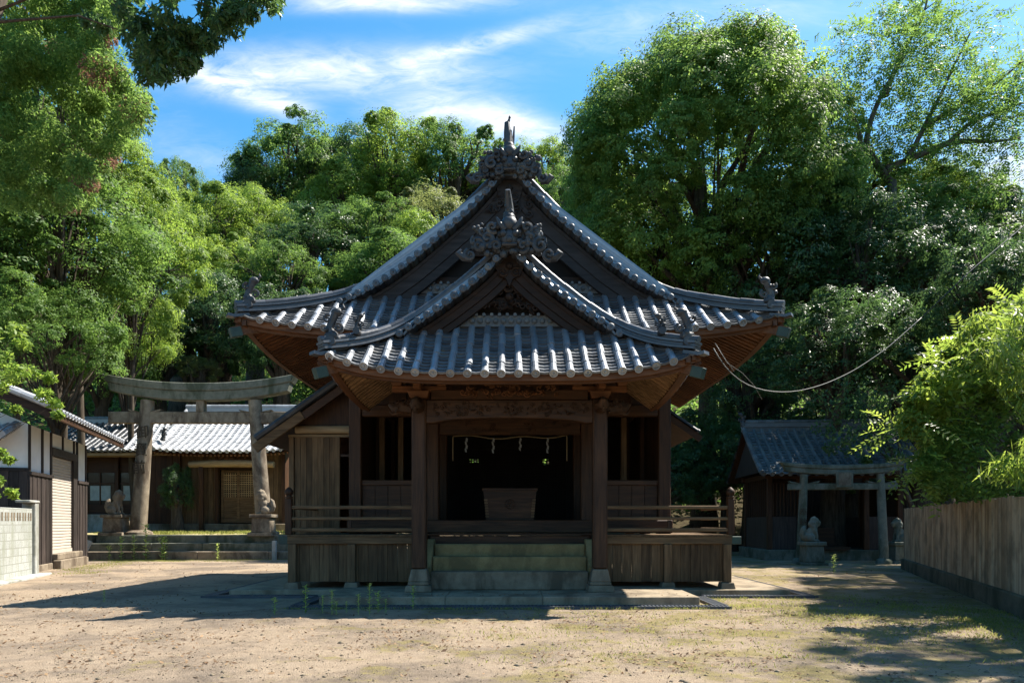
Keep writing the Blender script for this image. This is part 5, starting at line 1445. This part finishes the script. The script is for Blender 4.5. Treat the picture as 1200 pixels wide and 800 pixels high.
# dark trees on the right
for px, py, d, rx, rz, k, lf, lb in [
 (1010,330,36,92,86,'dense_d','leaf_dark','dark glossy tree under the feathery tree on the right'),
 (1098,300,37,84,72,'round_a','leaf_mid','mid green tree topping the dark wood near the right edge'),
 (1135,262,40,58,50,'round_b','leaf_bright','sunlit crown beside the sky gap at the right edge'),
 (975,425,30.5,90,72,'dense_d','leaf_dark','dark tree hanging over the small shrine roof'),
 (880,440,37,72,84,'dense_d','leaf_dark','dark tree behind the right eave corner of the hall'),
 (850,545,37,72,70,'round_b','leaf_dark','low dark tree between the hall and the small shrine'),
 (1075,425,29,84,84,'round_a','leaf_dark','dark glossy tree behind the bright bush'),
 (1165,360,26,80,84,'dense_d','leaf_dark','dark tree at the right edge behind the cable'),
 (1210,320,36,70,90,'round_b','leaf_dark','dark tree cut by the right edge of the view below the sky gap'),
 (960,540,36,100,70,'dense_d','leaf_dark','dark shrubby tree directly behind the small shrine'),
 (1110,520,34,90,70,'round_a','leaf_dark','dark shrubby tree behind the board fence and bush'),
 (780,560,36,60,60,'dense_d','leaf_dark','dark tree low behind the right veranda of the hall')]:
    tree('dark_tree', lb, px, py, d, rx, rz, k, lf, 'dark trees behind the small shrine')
# unseen trees beyond the frame; the right-hand two placed to shade the yard
for px, py, d, rx, rz, k, lf, lb in [
 (1400,45,21.5,150,150,'dense_d','leaf_dark','unseen dark tree beyond the right edge, added to shade the yard by the fence'),
 (1500,-40,10.9,150,150,'loose_c','leaf_mid','unseen loose leaved tree beyond the right edge, added to dapple the near ground'),
 (-230,250,30,150,200,'round_b','leaf_mid','green tree beyond the left edge beside the storehouse')]:
    tree('unseen_tree', lb, px, py, d, rx, rz, k, lf, 'trees beyond the edges of the yard')
# far wood that closes the hilltop: one mass
g = np.random.default_rng(5)
vv = []
for k in range(260):
    y = g.uniform(84, 125); x = g.uniform(-95, 75)
    z = float(hill(x, y)); r = g.uniform(2.0, 3.6)
    n = 150; off = unit(g.normal(size=(n,3)))*np.cbrt(g.random((n,1)))
    p = np.array((x, y, z+r*.9+g.uniform(0,2)))+off*r*np.array((1,1,1.1))
    vv.append(leaf_quads(g, p, off+np.array((0,0,.6))+g.normal(size=(n,3))*.4, .75, .45))
v = np.concatenate(vv); tag(np_mesh('far_woods', v, quads_of(v), M['leaf_mid']), kind='stuff')
# undergrowth on the hillside
vv = []
for k in range(900):
    y = g.uniform(42, 84); x = g.uniform(-60, 45)
    z = float(hill(x, y))
    if z < .8: continue
    r = g.uniform(1.0, 2.6); n = 170; off = unit(g.normal(size=(n,3)))*np.cbrt(g.random((n,1)))
    p = np.array((x, y, z+r*.6+g.uniform(0,1.5)))+off*r*np.array((1,1,1.15))
    vv.append(leaf_quads(g, p, off+np.array((0,0,.7))+g.normal(size=(n,3))*.4, .36, .19))
v = np.concatenate(vv); tag(np_mesh('undergrowth', v, quads_of(v), M['leaf_mid']), kind='stuff')

def clump_tree(name, label, cat, base, trunk_top, r, clumps, nleaf, L, W, leaf, bark='bark', droop=0.0, group=None, seed=0, flat=.8, second=None, limb_r=None, pinnate=False, fine_limbs=True, limb_frac=1.0):
    """tree or bush given by the places of its leaf clumps: (centre, radius)"""
    g = np.random.default_rng(seed); g2 = random.Random(seed)
    T = thing(name, label, cat, tuple(base), 0, group); base = np.array(base, float)
    out = []; out2 = []
    for c, cr in clumps:
        c = np.array(c, float)-base
        n = int(nleaf*max(.25, (cr)**2))
        if pinnate:
            ns = max(3, n//14)
            for q in range(ns):
                o = g.normal(size=3); o = o/np.linalg.norm(o)*cr*g.random()**.4; o[2] *= .7
                a = o/max(np.linalg.norm(o),1e-6)+np.array((0,0,-.15))+g.normal(size=3)*.35; a /= np.linalg.norm(a)
                upv = np.array((0,0,1.))+g.normal(size=3)*.35; s_ = np.cross(a, upv); s_ /= np.linalg.norm(s_); nn_ = np.cross(s_, a)
                m = 7; f_ = np.linspace(.1,1,m); RL = L*4.2
                cen = c+o+a*RL*f_[:,None]-np.array((0,0,1))*(f_**2*.25*RL)[:,None]
                for sg in (-1,1):
                    ax = np.tile(s_*sg+a*.55, (m,1)); out.append(leaf_quads(g, cen+ax*L*.45, np.tile(nn_,(m,1))+g.normal(size=(m,3))*.2, L, W, axis=ax*4))
            continue
        off = unit(g.normal(size=(n,3)))*np.cbrt(g.random((n,1)))*np.array((1,1,flat))
        p = c+off*cr
        nr = off*.6+np.array((0,0,.8))+g.normal(size=(n,3))*.5
        ax = None
        if droop: ax = off*.8+np.array((0,0,-droop))+g.normal(size=(n,3))*.4; nr = g.normal(size=(n,3))*.6+off*.5+np.array((0,0,.4))
        q = leaf_quads(g, p, nr, L, W, axis=ax)
        if second and g2.random() < second[1]: out2.append(q)
        else: out.append(q)
    v = np.concatenate(out); cr_ = np_mesh('crown', v, quads_of(v), M[leaf], T)
    if out2:
        v = np.concatenate(out2); np_mesh('dry_foliage', v, quads_of(v), M[second[0]], T)
    mb = MB(); tt = np.array(trunk_top, float)-base
    mb.tube([(0,0,-.1), tt*.35+(r*.3,0,0), tt*.7-(r*.3,0,0), tt], [r*1.25, r, r*.8, r*.5], 10)
    lr = r*.3 if limb_r is None else limb_r
    for c, cr in clumps:
        c = np.array(c, float)-base
        f_ = g2.uniform(.45 if limb_frac > .05 else .8,1.0); p0 = tt*f_
        mid = (p0+c)/2+np.array((g2.uniform(-.1,.1), g2.uniform(-.1,.1), .12*np.linalg.norm(c-p0)))
        if fine_limbs and g2.random() < limb_frac: mb.tube([p0, mid, c], [lr, lr*.6, lr*.12], 6)
    mb.build('trunk', M[bark], T, smooth=True)
    return T
g = np.random.default_rng(77)
# conifer boughs hanging in at the upper left
edge = [(0,150),(20,152),(45,130),(70,150),(95,150),(120,178),(140,172),(165,150),(190,128),(215,110)]
cl = []
for k in range(400):
    y = g.uniform(-40, 240); xr = np.interp(y, [e[0] for e in edge], [e[1] for e in edge])-8
    x = g.uniform(-60, xr) if g.random() < .7 else xr-abs(g.normal())*22
    if g.random() < .22 and x > 60: continue
    cl.append((at(x, y, g.uniform(18.5, 24)), g.uniform(.28,.56)))
clump_tree('conifer_tree', 'tall conifer with feathery drooping boughs and brown tips at the upper left corner', 'tree', (-17.2, 19.0, -.1), (-15.5, 21, 15), .5, cl, 1500, .135, .045, 'needle', 'bark', droop=.7, seed=3, second=('needle_brown', .07), limb_r=.03, limb_frac=0)
# broadleaf branch hanging in over the sky at the top left
edge2 = [(-20,330),(0,318),(18,300),(35,262),(50,246),(65,236),(80,222),(92,196),(100,182)]
cl = []
for k in range(120):
    y = g.uniform(-60, 98); xr = np.interp(y, [e[0] for e in edge2], [e[1] for e in edge2]); xl = 150 if y > 30 else 100
    x = g.uniform(xl, max(xl+5, xr-6)) if g.random() < .75 else xr-abs(g.normal())*14
    cl.append((at(x, y, g.uniform(13.2, 15.5)), g.uniform(.16,.34)))
clump_tree('overhanging_tree', 'dark broadleaf branches hanging into the sky from the top left edge', 'tree', (-13.6, 12.8, -.1), (-9.5, 13.8, 13.4), .42, cl, 640, .155, .058, 'leaf_dark', 'bark', droop=.9, seed=4, limb_r=.03, limb_frac=.045)
# feathery tree against the sky at the upper right
limbs = [[(1050,262),(1046,215),(1040,196)], [(1040,196),(1085,178),(1110,170),(1150,165),(1198,160)], [(1046,210),(1010,175),(1020,140),(1040,100),(1062,62)], [(1010,182),(1003,150),(985,120),(978,90)], [(1060,190),(1082,150),(1105,110),(1120,70),(1135,40)], [(1082,150),(1120,125),(1165,100),(1195,75)], [(1110,170),(1140,140),(1180,128),(1210,120)], [(1040,110),(1058,60),(1078,25),(1090,-10)]]
dB = 39.0
base = at(1052, 600, dB); base[2] = float(gz(base[0], base[1]))-.2
cl = []
for lm in limbs[1:]:
    P2 = resample([at(x, y, dB) for x, y in lm], .55)
    for p in P2[2:]:
        for q in range(3):
            cl.append((p+g.normal(size=3)*np.array((.9,1.6,.8)), g.uniform(.6,1.0)))
for x, y in ((965,60),(985,45),(1000,70),(1010,40),(1030,15),(1065,10),(1090,30),(1100,55),(1130,25),(1150,60),(1172,90),(1190,70),(1205,95),(1165,130),(1192,140),(1150,110),(1110,95),(1075,90),(1050,130),(1005,115),(1180,180),(1140,195),(1090,205),(1060,175),(1120,140),(1215,60),(1040,45),(1075,50),(1100,120)):
    for q in range(2): cl.append((at(x+g.normal()*6, y+g.normal()*6, dB+g.normal()*1.2), g.uniform(.7,1.15)))
T = clump_tree('feathery_tree', 'tall feathery leaved tree with bare dark limbs against the sky at the upper right', 'tree', base, at(1046, 212, dB), .42, cl, 180, .22, .085, 'leaf_mid', 'grey_bark', seed=6, pinnate=True, fine_limbs=False)
mb = MB()
for i, lm in enumerate(limbs):
    pp = smooth_path(resample([at(x, y, dB)-base for x, y in lm], .3), 3)
    pp = pp + np.array([(0, .25*math.sin(k*.3+i), 0) for k in range(len(pp))])
    r0 = .30 if i == 0 else (.22 if i in (1,2) else .15); mb.tube(pp, list(np.linspace(r0, r0*.25, len(pp))), 7)
    for k in range(4, len(pp)-1, 4):
        e = pp[k]+np.array((g.normal()*.5, g.normal()*.6, g.uniform(.1,.9))); mb.tube([pp[k], (pp[k]+e)/2+(0,0,.05), e], [r0*.22, r0*.14, .012], 5)
mb.build('limbs', M['grey_bark'], T, smooth=True)
# bright bush over the fence
cl = []
edge3 = [(355,1185),(375,1130),(400,1100),(430,1072),(460,1052),(490,1042),(505,1032),(520,1068),(545,1055),(570,1068),(590,1080)]
for k in range(330):
    y = g.uniform(352, 592); xl = np.interp(y, [e[0] for e in edge3], [e[1] for e in edge3])+20
    x = xl+abs(g.normal())*26 if g.random() < .35 else g.uniform(xl, 1290)
    d = g.uniform(13.0, 17.5)
    p = at(x, y, d); xf = fx0+(p[1]-fy0)*(fx1-fx0)/(fy1-fy0)
    if p[2] < 2.1 and p[0] < xf+.3: continue
    e_ = x-xl; cl.append((p, g.uniform(.14,.26) if e_ < 14 else g.uniform(.2,.5)))
up_ = [q for q in cl if q[0][2] > CH+(HY-485)*q[0][1]/F+.4*math.sin(q[0][0]*3)]; lo_ = [q for q in cl if not any(q is w for w in up_)]  # one bush split by height, darker leaf colour on the lower clumps
clump_tree('bright_bush', 'large sunny yellow green bush spilling over the board fence on the right', 'bush', (11.8, 15.6, .3), (11.6, 15.5, 3.6), .16, up_, 470, .18, .07, 'leaf_yellow', 'grey_bark', seed=8, limb_r=.02, limb_frac=.3, pinnate=False)
clump_tree('lower_bush', 'darker green lower part of the bush hanging over the top of the board fence', 'bush', (12.6, 16.6, .3), (12.2, 16.4, 2.6), .12, lo_, 520, .12, .055, 'leaf_mid', 'grey_bark', seed=18, limb_r=.02, limb_frac=.3)
sp = [(at(np.interp(y, [e[0] for e in edge3], [e[1] for e in edge3])+g.uniform(18,70), y, g.uniform(12.8,15.5)), g.uniform(.25,.45)) for y in g.uniform(360, 560, 46)]
clump_tree('sunny_shrub', 'sprays of long pointed leaves standing out from the sunny bush over the fence', 'shrub', (11.0, 14.4, .3), (10.8, 14.6, 3.2), .06, sp, 420, .13, .042, 'leaf_yellow', 'grey_bark', seed=28, limb_r=.014, pinnate=True, limb_frac=.5)
# bamboo sprays at the right edge of the bush
cl = []
for x, y, d in ((1150,385,11.5),(1175,400,11.5),(1195,380,11.8),(1165,425,11.3),(1190,440,11.4),(1200,470,11.5),(1180,415,11.2),(1205,405,11.6),(1210,440,11.5),(1140,400,11.8),(1195,548,11.2),(1212,530,11.3),(1180,545,11.4)):
    for q in range(2): cl.append((at(x+g.normal()*6, y+g.normal()*6, d+g.normal()*.2), g.uniform(.22,.36)))
clump_tree('bamboo_clump', 'drooping bamboo leaves at the right edge in front of the bright bush', 'bamboo', (9.4, 11.6, .3), (9.0, 11.7, 5.4), .035, cl, 330, .24, .035, 'leaf_yellow', 'grey_bark', droop=1.1, seed=9, limb_r=.008)
# leafy twigs in front of the storehouse at the left edge
cl = []
for x, y, rr in ((10,418,.30),(30,425,.3),(45,432,.26),(60,440,.2),(20,445,.28),(5,460,.25),(48,462,.24),(66,470,.2),(72,485,.15),(30,480,.15),(-20,440,.4),(-20,520,.4),(4,525,.2),(15,540,.14),(2,560,.2),(10,575,.18),(20,580,.1),(-10,590,.25),(-30,480,.5),(28,405,.25),(12,395,.3),(-10,390,.4)):
    cl.append((at(x+g.normal()*6-4, y+g.normal()*6, 15.5+g.normal()*.4), rr*.8))
clump_tree('leafy_shrub', 'leafy green twigs reaching in front of the storehouse gable at the left edge', 'shrub', (-12.5, 15.4, -.1), (-12.0, 15.5, 4.2), .07, cl, 420, .13, .06, 'leaf_bright', 'bark', seed=10, limb_r=.014, droop=.15)
cl = [(at(x, y, 26.8+g.normal()*.3), r) for x, y, r in ((965,500,.5),(985,510,.55),(1000,525,.5),(1012,505,.6),(1030,520,.5),(1045,500,.6),(1020,480,.7),(990,480,.7),(960,470,.6),(1050,535,.4),(975,525,.35),(1000,455,.8),(1040,460,.8),(1015,540,.25))]
clump_tree('shade_shrub', 'dark leafy branch hanging in front of the middle of the small shrine roof', 'shrub', (16.3, 27.6, 0), (14.0, 27.0, 5.6), .10, cl, 420, .17, .08, 'leaf_dark', 'bark', seed=41, limb_r=.03, droop=.2)
# dark shrub behind the torii's left column
tree('garden_shrub', 'dark evergreen shrub between the torii column and the side shrine wall', 208, 578, 35.3, 20, 32, 'dense_d', 'leaf_dark', None, base=(-16.5, 35.0))

# ------------------------------------------------------------------ weeds, grass and fallen leaves
def weed_mesh(seed, h):
    g = np.random.default_rng(seed); n = int(10+h*40)
    z = np.linspace(.1,1,n)*h; a = np.arange(n)*2.4
    ax = np.stack([np.cos(a), np.sin(a), np.full(n,.5)],1); L = .075*(1.15-z/h*.6)
    p = np.stack([np.cos(a)*.03, np.sin(a)*.03, z],1)
    v = leaf_quads(g, p, np.stack([-np.cos(a)*.4, -np.sin(a)*.4, np.ones(n)],1), .10, .036, axis=ax*4)
    s_ = []
    for k in range(12):
        zz = h*(.72+.3*g.random()); s_.append(leaf_quads(g, np.array([[g.normal()*.02, g.normal()*.02, zz]]), g.normal(size=(1,3)), .035, .02))
    v = np.concatenate([v]+s_)
    st = np.array([(-.006,0,0),(.006,0,0),(.004,0,h),(-.004,0,h),(0,-.006,0),(0,.006,0),(0,.004,h),(0,-.004,h)], np.float32)
    v = np.concatenate([v, st])
    return v
WM = []
for k in range(4):
    v = weed_mesh(40+k, 1.0*(.30+.06*k)); o = np_mesh('weed', v, quads_of(v), M['weed']); WM.append(o.data); bpy.data.objects.remove(o)
ordn = ['first','second','third','fourth','fifth','sixth','seventh','eighth','ninth','tenth','eleventh','twelfth','thirteenth','fourteenth']
row = [(322,720,.9),(358,718,1.2),(378,718,.65),(389,720,.8),(394,720,.7),(406,718,.5),(420,720,.75),(433,720,1.0),(443,717,1.1),(452,718,.6)]
for k, (px, py, s_) in enumerate(row):
    d = CH*F/(py-HY); o = bpy.data.objects.new('weed', WM[k % 4]); scene.collection.objects.link(o)
    o.location = ((px-CX)*d/F, d, 0); o.scale = (s_*1.1,)*3; o.rotation_euler = (0, 0, k*1.7)
    tag(o, f'small weed, {ordn[k]} from the left in the row along the drain', 'weed', 'weeds along the drain')
for px, py, s_, lb in ((484,713,1.15,'single tall weed on the drain in front of the left porch column'), (977,672,1.6,'tall weed standing alone before the low mossy torii'), (122,706,.7,'small weed at the edge of the roof shadow on the left'), (456,708,.5,'tiny pale weed close to the left end of the platform front')):
    d = CH*F/(py-HY); o = bpy.data.objects.new('weed', WM[1]); scene.collection.objects.link(o); o.location = ((px-CX)*d/F, d, 0); o.scale = (s_,)*3; tag(o, lb, 'weed', 'single weeds in the yard')
for k, (px, d, z, s_) in enumerate(((128,28.7,0,2.0),(142,28.7,0,2.6),(157,28.8,0,2.4),(171,28.8,0,3.0),(190,28.6,0,3.2),(193,28.7,0,2.6),(255,28.7,0,1.6))):
    o = bpy.data.objects.new('weed', WM[k % 4]); scene.collection.objects.link(o); o.location = ((px-CX)*d/F, d, z); o.scale = (s_,)*3
    tag(o, f'tall weed, {ordn[k]} from the left, at the foot of the long torii steps', 'weed', 'weeds at the foot of the torii steps')
g = np.random.default_rng(12)
def blades(pts, h, w):
    n = len(pts); a = g.random(n)*6.28; ax = np.stack([np.cos(a)*.5, np.sin(a)*.5, np.ones(n)],1)
    hh = h*g.uniform(.5,1.4,n); p = pts+np.array((0,0,1))*hh[:,None]*.45
    nr = np.stack([np.cos(a+1.5), np.sin(a+1.5), np.full(n,.2)],1)
    return leaf_quads(g, p, nr, h, w, axis=ax*4)
gp = []
def patch(n, x, y, sx_, sy_, z=None):
    xx = g.normal(size=n)*sx_+x; yy = g.normal(size=n)*sy_+y
    zz = gz(xx, yy) if z is None else np.full(n, z); gp.append(np.stack([xx, yy, zz],1))
for k in range(90):   # sparse tufts over the right half of the yard
    x, y = g.uniform(-.5,7), g.uniform(7.4,12.0); patch(26, x, y, .22, .10)
for k in range(70): patch(70, g.uniform(4.3,8.5), g.uniform(9,15), .2, .16)
for k in range(40): patch(110, g.uniform(6.3,8.6), g.uniform(8.2,13), .2, .2)
for k in range(26): patch(110, g.uniform(-16,-10), g.uniform(27.6,28.8), .5, .2)
for k in range(24): patch(120, -14.4+g.uniform(.7,1.7)-.3*(k*.35), 21.1+k*.35, .25, .2)
patch(400, 3.9, 14.1, .35, .3); patch(200, -1.2, 12.6, 1.2, .08); patch(300, 4.3, 13.0, .4, .2)
for k in range(60): patch(14, g.uniform(-4.2,4.2), 12.69, .08, .02)
for k in range(40): patch(20, g.uniform(-17,-9), 28.86, .12, .05)
G1 = blades(np.concatenate(gp), .05, .010)
gp = []
for k in range(90): patch(90, g.uniform(-18,-9), g.uniform(30.6,35.8), .5, .3, 1.0)
G2 = blades(np.concatenate(gp)[::2], .15, .03)
v = np.concatenate([G1, G2]); tag(np_mesh('grass', v, quads_of(v), M['grass']), kind='stuff')
n = 15000
x = g.uniform(-11, 10, n); y = 6.3+9*g.random(n)**1.6
dens = vnoise(x, y, .9, 8)*.7+vnoise(x, y, 2.5, 9)*.5
k = dens > .62+.35*g.random(n)-.12
inpl = (np.abs(x) < 6.4) & (y > 12.7)
k &= ~inpl; x, y = x[k], y[k]
m = len(x)
p = np.stack([x, y, gz(x, y)+.012],1)
v = leaf_quads(g, p, np.stack([g.normal(size=m)*.35, g.normal(size=m)*.35, np.ones(m)],1), .052, .03)
n2 = 2200
x2 = g.uniform(-16, 12, n2); y2 = g.uniform(7, 27, n2); kk = ~((np.abs(x2) < 6.4) & (y2 > 12.6)); x2, y2 = x2[kk], y2[kk]; m2 = len(x2)
v2 = leaf_quads(g, np.stack([x2, y2, gz(x2,y2)+.014],1), np.stack([g.normal(size=m2)*.4, g.normal(size=m2)*.4, np.ones(m2)],1), .075, .036)
n3 = 160; x3 = g.uniform(-3.4,3.4,n3); y3 = g.uniform(13.25,14.1,n3); v3 = leaf_quads(g, np.stack([x3,y3,np.full(n3,.162)],1), np.stack([g.normal(size=n3)*.3,g.normal(size=n3)*.3,np.ones(n3)],1), .05,.026)
v = np.concatenate([v, v2, v3]); tag(np_mesh('fallen_leaves', v, quads_of(v), M['litter']), kind='stuff')
# pebbles
n = 5500; x = g.uniform(-9, 9, n); y = 6.4+6*g.random(n)**1.4; r = g.uniform(.004,.014,n)*(1+2*(g.random(n) > .95))
kk = ~((np.abs(x) < 4.2) & (y > 12.6)); x, y, r = x[kk], y[kk], r[kk]
oc = np.array([(1,0,0),(0,1,0),(-1,0,0),(0,-1,0),(0,0,.6),(0,0,-.6)], np.float32)
V = (oc[None]*r[:,None,None]*g.uniform(.7,1.3,(len(x),6,1))+np.stack([x,y,gz(x,y)+.002],1)[:,None]).reshape(-1,3)
fq = np.array([(0,1,4),(1,2,4),(2,3,4),(3,0,4),(1,0,5),(2,1,5),(3,2,5),(0,3,5)], np.int32)
tag(np_mesh('gravel', V, (np.arange(len(x))[:,None,None]*6+fq[None]).reshape(-1,3), M['grey_stone']), kind='stuff')
